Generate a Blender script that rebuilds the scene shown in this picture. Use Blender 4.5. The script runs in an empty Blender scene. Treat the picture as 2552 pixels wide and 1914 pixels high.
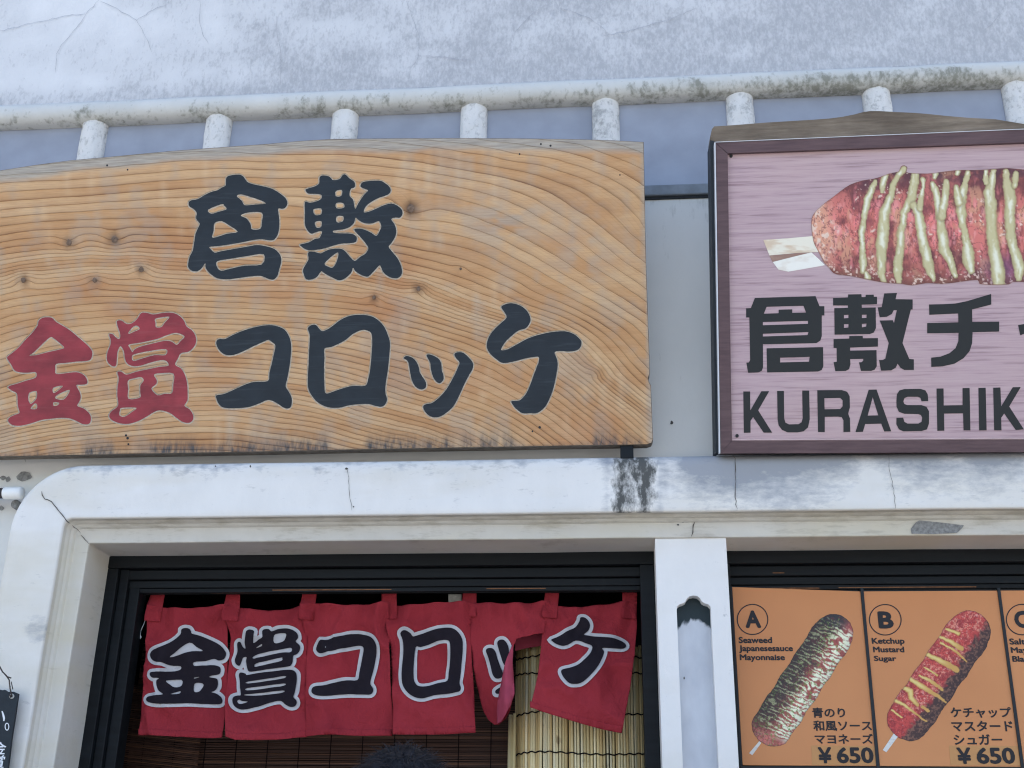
import bpy, bmesh, math, random
import numpy as np
from mathutils import Vector, Matrix
from mathutils.geometry import delaunay_2d_cdt

random.seed(7)
RNG = np.random.default_rng(7)
SC = bpy.context.scene
COL = SC.collection

# ------------------------------------------------------------------ camera
FPX, PITCH, YAW, ROLL = 2922.67, math.radians(22.688), math.radians(-5.509), math.radians(0.929)
CAM = np.array([0.0, -3.0, 1.5])
_f = np.array([math.sin(YAW) * math.cos(PITCH), math.cos(YAW) * math.cos(PITCH), math.sin(PITCH)])
_r = np.array([math.cos(YAW), -math.sin(YAW), 0.0])
_u = np.cross(_r, _f)
AX_R = math.cos(ROLL) * _r + math.sin(ROLL) * _u
AX_U = -math.sin(ROLL) * _r + math.cos(ROLL) * _u
AX_F = _f
cam_data = bpy.data.cameras.new('camera')
cam_data.sensor_fit = 'HORIZONTAL'
cam_data.sensor_width = 36.0
cam_data.lens = FPX / 2552.0 * 36.0
cam_data.clip_start = 0.05
cam_data.clip_end = 3000.0
cam = bpy.data.objects.new('camera', cam_data)
COL.objects.link(cam)
M = Matrix.Identity(4)
for i in range(3):
    M[i][0], M[i][1], M[i][2], M[i][3] = AX_R[i], AX_U[i], -AX_F[i], CAM[i]
cam.matrix_world = M
SC.camera = cam

# ------------------------------------------------------------------ sky, sun, exposure
SUN_EL, SUN_ROT = math.radians(52), math.radians(12)     # sun behind the shop: the front is in open shade
world = bpy.data.worlds.new('World')
SC.world = world
world.use_nodes = True
wn = world.node_tree
wn.nodes.clear()
sky = wn.nodes.new('ShaderNodeTexSky')
sky.sky_type = 'NISHITA'
sky.sun_disc = False
sky.sun_elevation = SUN_EL
sky.sun_rotation = SUN_ROT
sky.air_density = 1.0
sky.dust_density = 3.6
sky.ozone_density = 1.0
bg = wn.nodes.new('ShaderNodeBackground')
bg.inputs['Strength'].default_value = 0.15
wo = wn.nodes.new('ShaderNodeOutputWorld')
wn.links.new(sky.outputs[0], bg.inputs[0])
wn.links.new(bg.outputs[0], wo.inputs[0])
sun_data = bpy.data.lights.new('sun', 'SUN')
sun_data.energy = 4.0
sun_data.angle = math.radians(0.5)
sun_data.color = (1.0, 0.95, 0.88)
sun = bpy.data.objects.new('sun', sun_data)
COL.objects.link(sun)
_sd = Vector((math.sin(SUN_ROT) * math.cos(SUN_EL), math.cos(SUN_ROT) * math.cos(SUN_EL), math.sin(SUN_EL)))
sun.rotation_euler = _sd.to_track_quat('Z', 'Y').to_euler()
SC.view_settings.view_transform = 'Standard'
SC.view_settings.look = 'None'
SC.view_settings.gamma = 1.0
SC.view_settings.exposure = 1.72
SC.view_settings.use_curve_mapping = False
SC.render.engine = 'CYCLES'
SC.cycles.use_denoising = True
SC.cycles.filter_width = 1.15
SC.cycles.max_bounces = 6
SC.cycles.diffuse_bounces = 5

# ------------------------------------------------------------------ helpers: measuring, meshes, materials
def ray(px, py):
    px = np.asarray(px, float); py = np.asarray(py, float)
    return (px - 1276.0)[..., None] * AX_R + (957.0 - py)[..., None] * AX_U + FPX * AX_F

class Plane:
    """A plane in the place; at() is the point of the plane that the photograph shows at a pixel."""
    def __init__(self, pt, tilt=0.0):
        self.o = np.array(pt, float)
        self.n = np.array([0.0, -math.cos(tilt), -math.sin(tilt)])
    def at(self, px, py, off=0.0):
        d = ray(px, py)
        t = ((self.o - CAM) @ self.n + np.asarray(off, float)) / (d @ self.n)
        return CAM + d * t[..., None]

def YP(y):
    return Plane((0, y, 0))
def P(px, py, y):
    return YP(y).at(px, py)
def project(w):
    d = np.asarray(w, float) - CAM
    z = d @ AX_F
    return 1276.0 + FPX * (d @ AX_R) / z, 957.0 - FPX * (d @ AX_U) / z

def obj(name, verts, faces, mat, parent=None, smooth=False, loc=None, attrs=None, kind=None, label=None):
    """Link one mesh object. Vertices are in world coordinates; they become local to the parent's (or own) base."""
    verts = np.asarray(verts, float).reshape(-1, 3)
    base = np.zeros(3)
    if parent is not None:
        base = np.array(parent.get('_base', (0, 0, 0)))
    elif loc is not None:
        base = np.array(loc, float)
    me = bpy.data.meshes.new(name)
    me.from_pydata((verts - base).tolist(), [], faces if isinstance(faces, list) else faces.tolist())
    if attrs:
        for k, v in attrs.items():
            v = np.asarray(v, np.float32)
            if v.ndim == 1:
                a = me.attributes.new(k, 'FLOAT', 'POINT'); a.data.foreach_set('value', v)
            else:
                a = me.attributes.new(k, 'FLOAT_COLOR', 'POINT'); a.data.foreach_set('color', v.ravel())
    if mat is not None:
        me.materials.append(mat)
    if smooth:
        me.polygons.foreach_set('use_smooth', [True] * len(me.polygons))
    me.update()
    o = bpy.data.objects.new(name, me)
    COL.objects.link(o)
    if parent is not None:
        o.parent = parent
        o['_base'] = tuple(base)
    else:
        o.location = base
        o['_base'] = tuple(base)
    if kind: o['kind'] = kind
    if label: o['label'] = label
    return o

def thing(name, label, cat, loc, group=None):
    o = bpy.data.objects.new(name, None)
    o.empty_display_size = 0.1
    COL.objects.link(o)
    o.location = loc
    o['_base'] = tuple(float(c) for c in loc)
    o['label'] = label; o['category'] = cat
    if group: o['group'] = group
    return o

def tag(o, label, cat, group=None):
    o['label'] = label; o['category'] = cat
    if group: o['group'] = group
    return o

BOXF = [(0, 3, 2, 1), (4, 5, 6, 7), (0, 1, 5, 4), (1, 2, 6, 5), (2, 3, 7, 6), (3, 0, 4, 7)]
def box_v(x0, x1, y0, y1, z0, z1):
    return [(x0, y0, z0), (x1, y0, z0), (x1, y1, z0), (x0, y1, z0), (x0, y0, z1), (x1, y0, z1), (x1, y1, z1), (x0, y1, z1)]
def box(name, x0, x1, y0, y1, z0, z1, mat, parent=None, bev=0.0, **k):
    o = obj(name, box_v(x0, x1, y0, y1, z0, z1), BOXF, mat, parent, **k)
    if bev:
        b = o.modifiers.new('bevel', 'BEVEL'); b.width = bev; b.segments = 2
    return o

def tube(pts, rad, seg=8, caps=True):
    pts = np.asarray(pts, float); n = len(pts)
    rad = np.broadcast_to(np.asarray(rad, float), (n,))
    V, F = [], []
    prev = None
    for i in range(n):
        t = pts[min(i + 1, n - 1)] - pts[max(i - 1, 0)]
        t = t / (np.linalg.norm(t) + 1e-12)
        if prev is None:
            a = np.array([1.0, 0, 0]) if abs(t[0]) < 0.8 else np.array([0, 1.0, 0])
        else:
            a = prev
        a = a - t * (a @ t); a /= np.linalg.norm(a); prev = a
        b = np.cross(t, a)
        for j in range(seg):
            w = 2 * math.pi * j / seg
            V.append(pts[i] + rad[i] * (math.cos(w) * a + math.sin(w) * b))
    for i in range(n - 1):
        for j in range(seg):
            k = (j + 1) % seg
            F.append((i * seg + j, i * seg + k, (i + 1) * seg + k, (i + 1) * seg + j))
    if caps:
        F.append(tuple(range(seg))[::-1]); F.append(tuple(range((n - 1) * seg, n * seg)))
    return V, F

def join(parts):
    V, F = [], []
    for v, f in parts:
        o = len(V); V.extend([tuple(map(float, p)) for p in v]); F.extend([tuple(i + o for i in q) for q in f])
    return V, F

def grid_faces(nu, nv):
    i, j = np.meshgrid(np.arange(nu - 1), np.arange(nv - 1), indexing='ij')
    a = (i * nv + j).ravel()
    return np.stack([a, a + nv, a + nv + 1, a + 1], 1)

# ---- value noise for masks and prints
_NT = RNG.random((256, 256))
def vnoise(x, y):
    x = np.asarray(x, float); y = np.asarray(y, float)
    xi = np.floor(x).astype(int); yi = np.floor(y).astype(int)
    fx = x - xi; fy = y - yi
    fx = fx * fx * (3 - 2 * fx); fy = fy * fy * (3 - 2 * fy)
    g = lambda a, b: _NT[a & 255, b & 255]
    return (g(xi, yi) * (1 - fx) + g(xi + 1, yi) * fx) * (1 - fy) + (g(xi, yi + 1) * (1 - fx) + g(xi + 1, yi + 1) * fx) * fy
def fbm(x, y, o=4):
    s = 0; a = 0.5; t = 0
    for k in range(o):
        s = s + a * vnoise(x * 2 ** k + 17.3 * k, y * 2 ** k + 5.1 * k); t += a; a *= 0.55
    return s / t
def sstep(a, b, x):
    t = np.clip((np.asarray(x, float) - a) / (b - a), 0, 1)
    return t * t * (3 - 2 * t)
def s2l(c):
    c = np.asarray(c, float) / 255.0
    return np.where(c <= 0.04045, c / 12.92, ((c + 0.055) / 1.055) ** 2.4)

# ---- 2D outlines
def smooth_loop(pts, n=3):
    """closed Catmull-Rom through the traced points"""
    p = np.asarray(pts, float)
    if n <= 1: return p
    out = []
    m = len(p)
    for i in range(m):
        p0, p1, p2, p3 = p[i - 1], p[i], p[(i + 1) % m], p[(i + 2) % m]
        for k in range(n):
            t = k / n
            out.append(0.5 * ((2 * p1) + (p2 - p0) * t + (2 * p0 - 5 * p1 + 4 * p2 - p3) * t * t + (3 * p1 - p0 - 3 * p2 + p3) * t ** 3))
    return np.array(out)
def area(p):
    x, y = p[:, 0], p[:, 1]
    return 0.5 * np.sum(x * np.roll(y, -1) - np.roll(x, -1) * y)
def offset_loop(p, d):
    """positive area loops grow, negative area loops (holes) shrink, by d"""
    e = np.roll(p, -1, 0) - p
    e /= np.linalg.norm(e, axis=1)[:, None] + 1e-9
    n = np.stack([e[:, 1], -e[:, 0]], 1)
    m = n + np.roll(n, 1, 0)
    l = np.linalg.norm(m, axis=1)
    m = m / (l[:, None] + 1e-9)
    c = np.clip(l / 2, 0.55, 1)
    return p + m * (d / c)[:, None]
def orient(outers, holes, n=3):
    L = []
    for o in outers:
        q = smooth_loop(o, n); L.append(q if area(q) > 0 else q[::-1])
    for h in holes:
        q = smooth_loop(h, n); L.append(q if area(q) < 0 else q[::-1])
    return L
def winding(pts, loops):
    w = np.zeros(len(pts))
    for L in loops:
        a = L; b = np.roll(L, -1, 0)
        for s in range(0, len(pts), 4000):
            q = pts[s:s + 4000]
            ay, by = a[None, :, 1], b[None, :, 1]; y = q[:, None, 1]
            cr = (b[None, :, 0] - a[None, :, 0]) * (y - ay) - (q[:, None, 0] - a[None, :, 0]) * (by - ay)
            w[s:s + 4000] += ((ay <= y) & (by > y) & (cr > 0)).sum(1) - ((ay > y) & (by <= y) & (cr < 0)).sum(1)
    return w
def fill(loops, minus=(), step=None, keep=None):
    """triangles of the non-zero area of loops less the area of minus; step adds inner points"""
    V, E = [], []
    for L in list(loops) + list(minus):
        o = len(V); V.extend(map(tuple, L)); m = len(L)
        E.extend((o + i, o + (i + 1) % m) for i in range(m))
    if step:
        A = np.concatenate([np.asarray(l) for l in loops])
        sx, sy = (step, step) if np.isscalar(step) else step
        gx = np.arange(A[:, 0].min() + sx * .5, A[:, 0].max(), sx); gy = np.arange(A[:, 1].min() + sy * .5, A[:, 1].max(), sy)
        G = np.stack(np.meshgrid(gx, gy, indexing='ij'), -1).reshape(-1, 2)
        G[:, 1] += 0.013 * np.arange(len(G)) % 0.31
        V.extend(map(tuple, G))
    vo, eo, fo, *_ = delaunay_2d_cdt([Vector(v) for v in V], E, [], 0, 1e-4)
    vo = np.array([(v[0], v[1]) for v in vo]); fo = np.array([tuple(f) for f in fo])
    c = vo[fo].mean(1)
    k = winding(c, loops) != 0
    if len(minus): k &= winding(c, minus) == 0
    fo = fo[k]
    used = np.unique(fo)
    re = -np.ones(len(vo), int); re[used] = np.arange(len(used))
    return vo[used], re[fo]
def flat(name, loops, plane, mat, parent, off=0.0, step=None, disp=None, minus=(), attrs=None, **k):
    v, f = fill(loops, minus, step)
    w = plane.at(v[:, 0], v[:, 1], off)
    if disp is not None: w = w + disp(w)
    a = attrs(v) if attrs else None
    return obj(name, w, f[:, ::-1], mat, parent, attrs=a, **k)
def slab(name, loop, plane, mat, parent, thick, off=0.0, step=None, attrs=None, **k):
    """outline with a front, a back and edges"""
    L = np.asarray(loop, float)
    if area(L) < 0: L = L[::-1]
    v, f = fill([L], step=step)
    w = plane.at(v[:, 0], v[:, 1], off)
    b = w - plane.n * thick
    nv = len(v)
    ef = []
    key = {(round(x, 3), round(y, 3)): i for i, (x, y) in enumerate(v)}
    idx = [key.get((round(x, 3), round(y, 3))) for x, y in L]
    idx = [i for i in idx if i is not None]
    for i in range(len(idx)):
        a_, b_ = idx[i], idx[(i + 1) % len(idx)]
        ef.append((a_, b_, b_ + nv, a_ + nv))
    F = [tuple(t[::-1]) for t in f.tolist()] + [tuple(int(i) + nv for i in t) for t in f.tolist()] + ef
    at = None
    if attrs:
        at = {kk: np.concatenate([vv, vv]) for kk, vv in attrs(v).items()}
    return obj(name, np.concatenate([w, b]), F, mat, parent, attrs=at, **k)

def ribbon(pts, wid):
    """flat ribbon polygon round a pixel polyline with half-widths"""
    p = np.asarray(pts, float); wid = np.broadcast_to(np.asarray(wid, float), (len(p),))
    t = np.gradient(p, axis=0); t /= np.linalg.norm(t, axis=1)[:, None] + 1e-9
    n = np.stack([-t[:, 1], t[:, 0]], 1)
    L = np.concatenate([p + n * wid[:, None], (p - n * wid[:, None])[::-1]])
    return L if area(L) > 0 else L[::-1]

# ---- materials
def C4(c):
    return (*[float(x) for x in s2l(c)], 1.0)
class Mat:
    def __init__(self, name, rough=0.7, spec=0.3):
        self.m = bpy.data.materials.new(name); self.m.use_nodes = True
        self.t = self.m.node_tree; self.N = self.t.nodes; self.L = self.t.links
        self.b = self.N['Principled BSDF']
        self.b.inputs['Roughness'].default_value = rough
        self.b.inputs['Specular IOR Level'].default_value = spec
        self._tc = None
    def coord(self, scale=(1, 1, 1), loc=(0, 0, 0), rot=(0, 0, 0)):
        if self._tc is None: self._tc = self.N.new('ShaderNodeNewGeometry')
        mp = self.N.new('ShaderNodeMapping')
        mp.inputs['Scale'].default_value = scale; mp.inputs['Location'].default_value = loc; mp.inputs['Rotation'].default_value = rot
        self.L.new(self._tc.outputs['Position'], mp.inputs[0])
        return mp.outputs[0]
    def noise(self, vec, scale=1.0, detail=4, rough=0.55, dist=0.0):
        n = self.N.new('ShaderNodeTexNoise'); n.inputs['Scale'].default_value = scale
        n.inputs['Detail'].default_value = detail; n.inputs['Roughness'].default_value = rough; n.inputs['Distortion'].default_value = dist
        if vec is not None: self.L.new(vec, n.inputs['Vector'])
        return n.outputs['Fac']
    def ramp(self, fac, stops):
        r = self.N.new('ShaderNodeValToRGB')
        e = r.color_ramp.elements
        while len(e) < len(stops): e.new(0.5)
        for el, (p, c) in zip(e, stops):
            el.position = p; el.color = c if isinstance(c, tuple) and len(c) == 4 else (c, c, c, 1)
        self.L.new(fac, r.inputs[0])
        return r.outputs[0]
    def math(self, op, a, b=None, clamp=False):
        m = self.N.new('ShaderNodeMath'); m.operation = op; m.use_clamp = clamp
        for i, v in enumerate((a, b)):
            if v is None: continue
            if isinstance(v, (int, float)): m.inputs[i].default_value = v
            else: self.L.new(v, m.inputs[i])
        return m.outputs[0]
    def mix(self, fac, a, b, mode='MIX'):
        m = self.N.new('ShaderNodeMix'); m.data_type = 'RGBA'; m.blend_type = mode
        for s, v in ((m.inputs[0], fac), (m.inputs[6], a), (m.inputs[7], b)):
            if isinstance(v, (int, float)): s.default_value = v
            elif isinstance(v, tuple): s.default_value = v
            else: self.L.new(v, s)
        return m.outputs[2]
    def attr(self, name, color=False):
        a = self.N.new('ShaderNodeAttribute'); a.attribute_name = name
        return a.outputs['Color' if color else 'Fac']
    def color(self, c):
        if isinstance(c, tuple): self.b.inputs['Base Color'].default_value = c
        else: self.L.new(c, self.b.inputs['Base Color'])
    def bump(self, h, strength=0.3, dist=0.002):
        b = self.N.new('ShaderNodeBump'); b.inputs['Strength'].default_value = strength; b.inputs['Distance'].default_value = dist
        self.L.new(h, b.inputs['Height'])
        self.L.new(b.outputs[0], self.b.inputs['Normal'])
    def rough(self, r):
        self.L.new(r, self.b.inputs['Roughness'])

def mat_plain(name, c, rough=0.6, spec=0.3, var=0.12, scale=30, bump=0.0):
    m = Mat(name, rough, spec)
    base = C4(c)
    lo = tuple(x * (1 - var) for x in base[:3]) + (1,); hi = tuple(min(1, x * (1 + var)) for x in base[:3]) + (1,)
    n = m.noise(m.coord(), scale, 5)
    m.color(m.ramp(n, [(0.3, lo), (0.7, hi)]))
    if bump: m.bump(n, bump, 0.002)
    return m.m

def mat_plaster(name, c, dirt, streak=(80, 80, 26), amount=0.5, attr=None, big=1.2, bump=0.25, warm=0.0, lo=0.12, fw=0.72, cloud=0.30):
    """lime plaster: flecks of grime drawn out downwards, larger cloudy soiling, fine relief"""
    m = Mat(name, 0.85, 0.2)
    f1 = m.noise(m.coord(streak), 1.0, 5, 0.66)
    f2 = m.noise(m.coord(tuple(x * 2.6 for x in streak), (3, 1, 7)), 1.0, 4, 0.6)
    fl = m.math('ADD', m.math('MULTIPLY', f1, 0.62), m.math('MULTIPLY', f2, 0.38))
    cl = m.noise(m.coord((big, big, big)), 1.0, 4, 0.6, 0.4)
    fine = m.noise(m.coord((9, 9, 5)), 1.0, 5, 0.6)
    k = m.math('ADD', m.math('MULTIPLY', cl, 0.55), m.math('MULTIPLY', fine, 0.45))
    dens = m.ramp(k, [(0.36, lo * amount), (0.66, amount)])
    if attr:
        dens = m.math('ADD', dens, m.attr(attr), True)
    th = m.math('SUBTRACT', 0.66, m.math('MULTIPLY', dens, 0.26))
    d = m.math('MULTIPLY', m.math('SUBTRACT', fl, th), 6.5, True)
    d = m.math('MULTIPLY', d, fw)
    base = C4(c)
    tint = m.mix(m.ramp(fine, [(0.3, 0.0), (0.75, 0.35)]), base, tuple(x * 0.88 for x in base[:3]) + (1,))
    tint = m.mix(m.math('MULTIPLY', dens, cloud), tint, C4(dirt))
    if warm:
        tint = m.mix(m.math('MULTIPLY', m.ramp(m.noise(m.coord((2.2, 2.2, 7)), 1, 4), [(0.45, 0.0), (0.7, 1.0)]), warm), tint, C4((206, 198, 176)))
    # light drips where rain has washed the grime off
    col = m.mix(d, tint, C4(dirt))
    m.color(col)
    h = m.math('ADD', m.noise(m.coord((60, 60, 40)), 1.0, 6, 0.65), m.math('MULTIPLY', d, -0.3))
    m.bump(h, bump, 0.004)
    return m
# ------------------------------------------------------------------ ground and the shop building
mg = Mat('paving', 0.9, 0.2)
n1 = mg.noise(mg.coord((1, 1, 1)), 0.8, 5); n2 = mg.noise(mg.coord((1, 1, 1)), 60, 4)
mg.color(mg.mix(n2, mg.ramp(n1, [(0.3, C4((142, 141, 139))), (0.7, C4((160, 158, 154)))]), C4((130, 128, 124))))
mg.bump(n2, 0.3, 0.003)
o = obj('ground', [(-1200, -1200, 0), (1200, -1200, 0), (1200, 1200, 0), (-1200, 1200, 0)], [(0, 1, 2, 3)], mg.m)
o['kind'] = 'structure'

M_UP = mat_plaster('upper plaster', (222, 224, 226), (138, 141, 148), (55, 55, 27), 0.66, 'soil_shade', 1.6, 0.6, 0.0, 0.58, 0.46, 0.46).m
M_RAIL = mat_plaster('rail plaster', (210, 211, 208), (110, 112, 100), (34, 34, 20), 0.42, 'soil_shade', 3.0, 0.6).m
M_BAR = mat_plaster('bar plaster', (226, 226, 224), (140, 142, 142), (48, 48, 40), 0.85, None, 5.0, 0.9, 0.0, 0.4, 0.7, 0.35).m
M_LOW = mat_plaster('lower wall plaster', (220, 219, 213), (158, 156, 148), (30, 30, 8), 0.25, 'soil_shade', 2.0, 0.12).m
ms = mat_plaster('surround plaster', (234, 231, 225), (150, 149, 146), (22, 22, 55), 0.40, 'soil_shade', 2.4, 0.3, 0.5, 0.2, 0.5, 0.35)
_base = ms.b.inputs['Base Color'].links[0].from_socket
_wn = ms.noise(ms.coord((26, 26, 60)), 1, 6, 0.68)
_wv = ms.math('MULTIPLY', ms.math('SUBTRACT', ms.math('ADD', ms.attr('wash'), ms.math('MULTIPLY', _wn, 0.9)), 0.72), 2.1, True)
_c = ms.mix(ms.math('MULTIPLY', _wv, 0.85), _base, C4((138, 143, 151)))
_sn = ms.noise(ms.coord((75, 75, 34)), 1, 5, 0.7)
_sv = ms.math('MULTIPLY', ms.math('SUBTRACT', ms.math('ADD', ms.attr('soot'), ms.math('MULTIPLY', _sn, 1.1)), 0.86), 3.0, True)
ms.color(ms.mix(ms.math('MULTIPLY', _sv, 0.93), _c, C4((62, 64, 62))))
M_SUR = ms.m
M_MOLD = mat_plaster('moulding plaster', (216, 212, 203), (158, 150, 133), (9, 9, 42), 0.6, 'soil_shade', 3.0, 0.25, 0.9, 0.2, 0.55, 0.4).m
M_PIL = mat_plaster('pillar plaster', (234, 231, 226), (146, 146, 146), (36, 36, 24), 0.26, 'soil_shade', 3.0, 0.25, 0.25).m
M_PANEL = mat_plain('blue grey boarding', (144, 151, 165), 0.6, 0.3, 0.10, 9, 0.05)
M_SILL = mat_plain('sill paint', (118, 124, 130), 0.7, 0.2, 0.15, 30)
M_BLACK = mat_plain('grime', (52, 54, 56), 0.9, 0.1, 0.25, 200)  # also colours the painted shadow line above the rail
M_CRACK = mat_plain('crack shadow', (88, 84, 80), 0.95, 0.05, 0.2, 200)
M_DARKW = Mat('dark stained wood', 0.55, 0.22)
w1 = M_DARKW.noise(M_DARKW.coord((3, 60, 60)), 1.0, 5, 0.6)
M_DARKW.color(M_DARKW.ramp(w1, [(0.3, C4((11, 14, 17))), (0.75, C4((22, 27, 31)))]))
M_DARKW.bump(w1, 0.25, 0.002); M_DARKW = M_DARKW.m
M_WORN = mat_plain('worn wood edge', (128, 88, 60), 0.7, 0.2, 0.35, 60)
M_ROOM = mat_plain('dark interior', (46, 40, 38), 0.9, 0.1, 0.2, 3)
M_TILE = mat_plain('roof tile', (70, 72, 76), 0.6, 0.3, 0.2, 8)

shop = thing('shop_building', 'white plastered two storey shop front with barred upper window and dark openings', 'building', (0, 0, 0))
XL, ZT = -1.41, 2.298          # inner left and top edge of the openings
XR = 2.6                       # where the openings end, out of view
WX0, WX1 = -4.2, 4.2

# --- upper wall (above the rail) with soiling
def soil_up(w):
    px, py = project(w)
    a = 0.42 * sstep(500, 1500, px) + 0.30 * sstep(120, -20, np.abs(py - (250 - 0.044 * px))) * 0
    a += 0.45 * sstep(70, 0, (268 - 0.044 * px) - py)
    a += 0.35 * np.exp(-((px - 700) / 220) ** 2 - ((py - 150) / 90) ** 2)
    a += 0.9 * (fbm(px / 110, py / 70, 5) - 0.5)
    a -= 0.20 * np.exp(-((px - 200) / 300) ** 2 - ((py - 80) / 120) ** 2)
    return np.clip(a, -0.3, 1)
nu, nv = 240, 60
gx, gz = np.meshgrid(np.linspace(WX0, WX1, nu), np.linspace(3.7765, 5.2, nv), indexing='ij')
W = np.stack([gx, 0.003 * (fbm(gx * 3, gz * 3) - .5), gz], -1).reshape(-1, 3)
obj('upper_wall', W, grid_faces(nu, nv), M_UP, shop, smooth=True, attrs={'soil_shade': soil_up(W)})
box('rail_shadow_line', WX0, WX1, 0.004, 0.06, 3.764, 3.786, M_BLACK, shop)  # black strip standing in for the shadow between wall and rail
# rounded rail under the upper wall
prof = [(0.03, 3.7705), (-0.004, 3.770), (-0.016, 3.766), (-0.03, 3.752), (-0.037, 3.735), (-0.037, 3.716), (-0.030, 3.700), (-0.016, 3.692), (0.0, 3.689), (0.0135, 3.689)]
xs = np.linspace(WX0, WX1, 240)
W = np.array([[(x, y + 0.0025 * (vnoise(x * 9, i) - .5) , z + 0.0035 * (vnoise(x * 7, 3.3) - .5)) for i, (y, z) in enumerate(prof)] for x in xs]).reshape(-1, 3)
px, py = project(W)
soil_shade = 0.05 + 1.1 * np.clip(fbm(px / 70, py / 90) - 0.18, 0, 1) * sstep(3.752, 3.705, W[:, 2]) + 0.30 * sstep(1200, 2300, px) * sstep(3.765, 3.72, W[:, 2])
obj('rail', W, grid_faces(len(xs), len(prof))[:, ::-1], M_RAIL, shop, smooth=True, attrs={'soil_shade': soil_shade})
# recessed boarding, sill and window bars
for i in range(-5, 5):
    x0 = -0.0153 + 0.8136 * i
    box('recess_board', x0 + 0.0015, x0 + 0.8121, 0.014, 0.034, 3.383, 3.69, M_PANEL, shop)
box('window_sill', WX0, WX1, -0.012, 0.03, 3.347, 3.383, M_SILL, shop, bev=0.004)
box('sill_joint', WX0, WX1, -0.004, 0.05, 3.338, 3.347, M_BLACK, shop)
def bar_mesh(x):
    """window bar with a rounded front; its head dies into the underside of the rail"""
    V, F = [], []
    r, seg = 0.0415, 22
    sec = [(-r, 0.0138), (-r, 0.0115)] + [(-r * math.cos(t), 0.0110 - 0.031 * math.sin(t) ** 0.95) for t in np.linspace(0.06, math.pi - 0.06, seg)] + [(r, 0.0115), (r, 0.0138)]
    zs = np.linspace(3.384, 3.724, 40)
    m = len(sec)
    for z in zs:
        for j, (a, y) in enumerate(sec):
            k = 1 + 0.05 * (vnoise(x * 31 + j * .35, z * 30) - 0.5) + 0.02 * (vnoise(x * 57 + j * .9, z * 110) - 0.5)
            V.append((x + a * k, y + (0.004 * (vnoise(x * 13 + j * .5, z * 24 + 5) - .5) + 0.0022 * (vnoise(x * 13 + j * 1.1, z * 120) - .5) if y < 0.009 else 0), z))
    for k in range(len(zs) - 1):
        for j in range(m - 1):
            a = k * m + j
            F.append((a, a + 1, a + m + 1, a + m))
    return V, F
for i in range(-7, 8):
    x = -0.0153 + 0.4068 * i
    v, f = bar_mesh(x)
    obj('window_bar', v, f, M_BAR, shop, smooth=True)

# --- lower wall behind the signs
def soil_shade_low(w):
    px, py = project(w)
    a = 0.5 * sstep(150, 0, py - 495) + 0.3 * (fbm(px / 90, py / 200) - 0.45)  # shade at the wall top painted in as darkening, plus random soil
    a += 0.5 * np.exp(-((px - 60) / 22) ** 2 - ((py - 1190) / 14) ** 2)
    return np.clip(a, 0, 1)
nu, nv = 200, 50
gx, gz = np.meshgrid(np.linspace(WX0, WX1, nu), np.linspace(2.36, 3.347, nv), indexing='ij')
W = np.stack([gx, 0 * gx, gz], -1).reshape(-1, 3)
obj('lower_wall', W, grid_faces(nu, nv), M_LOW, shop, smooth=True, attrs={'soil_shade': soil_shade_low(W)})
nu, nv = 40, 30
gx, gz = np.meshgrid(np.linspace(WX0, XL - 0.12, nu), np.linspace(0, 2.36, nv), indexing='ij')
W = np.stack([gx, 0 * gx, gz], -1).reshape(-1, 3)
obj('side_wall', W, grid_faces(nu, nv), M_LOW, shop, attrs={'soil_shade': soil_shade_low(W)})
box('base_wall', XL - 0.2, WX1, -0.02, 0.20, 0, 1.0, M_PIL, shop, attrs={'soil_shade': np.zeros(8)})
box('counter', XL, XR, -0.10, 0.45, 1.0, 1.04, M_DARKW, shop, bev=0.004)

# --- moulded surround: one profile swept up the left jamb, round the corner and along the lintel
def sweep(profile, mat, name, soil_shade, fine, smooth=True):
    npf = len(profile)
    tv = np.concatenate([np.linspace(1.0, 1.95, 14, endpoint=False), np.linspace(1.95, 1.0, 0)])
    rows = []
    for (d, y, r) in profile:
        xo, zo = XL - d, ZT + d
        c = (xo + r, zo - r)
        pts = [(xo, z) for z in np.linspace(1.0, c[1], 40, endpoint=False)]
        pts += [(c[0] - r * math.cos(a), c[1] + r * math.sin(a)) for a in np.linspace(0, math.pi / 2, 17)]
        pts += [(x, zo) for x in np.linspace(c[0], WX1, fine)[1:]]
        rows.append([(x + 0.0016 * (vnoise(x * 6, z * 6) - .5), y + 0.002 * (vnoise(x * 5 + 9, z * 5 + d * 40) - .5), z + 0.002 * (vnoise(x * 4, z * 4 + 7) - .5)) for x, z in pts])
    W = np.array(rows)
    n = W.shape[1]
    W = W.reshape(-1, 3)
    return obj(name, W, grid_faces(npf, n)[:, ::-1], mat, shop, smooth=smooth, attrs=soil_shade(W) if isinstance(soil_shade(W), dict) else {'soil_shade': soil_shade(W)})
def rr(d): return 0.004 + 0.165 * max(0, (d - 0.06) / 0.16) ** 1.0 + (0.02 if d > 0.045 else 0)
face = [(0.054, -0.108), (0.055, -0.1145), (0.058, -0.116)] + [(0.058 + 0.118 * t, -0.116) for t in np.linspace(0.08, 1, 16)]
face += [(0.176 + 0.034 * math.sin(a), -0.082 - 0.034 * math.cos(a)) for a in np.linspace(0.25, math.pi / 2, 7)] + [(0.2105, -0.04), (0.211, 0.004)]
face = [(d, y, rr(d)) for d, y in face]
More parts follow.
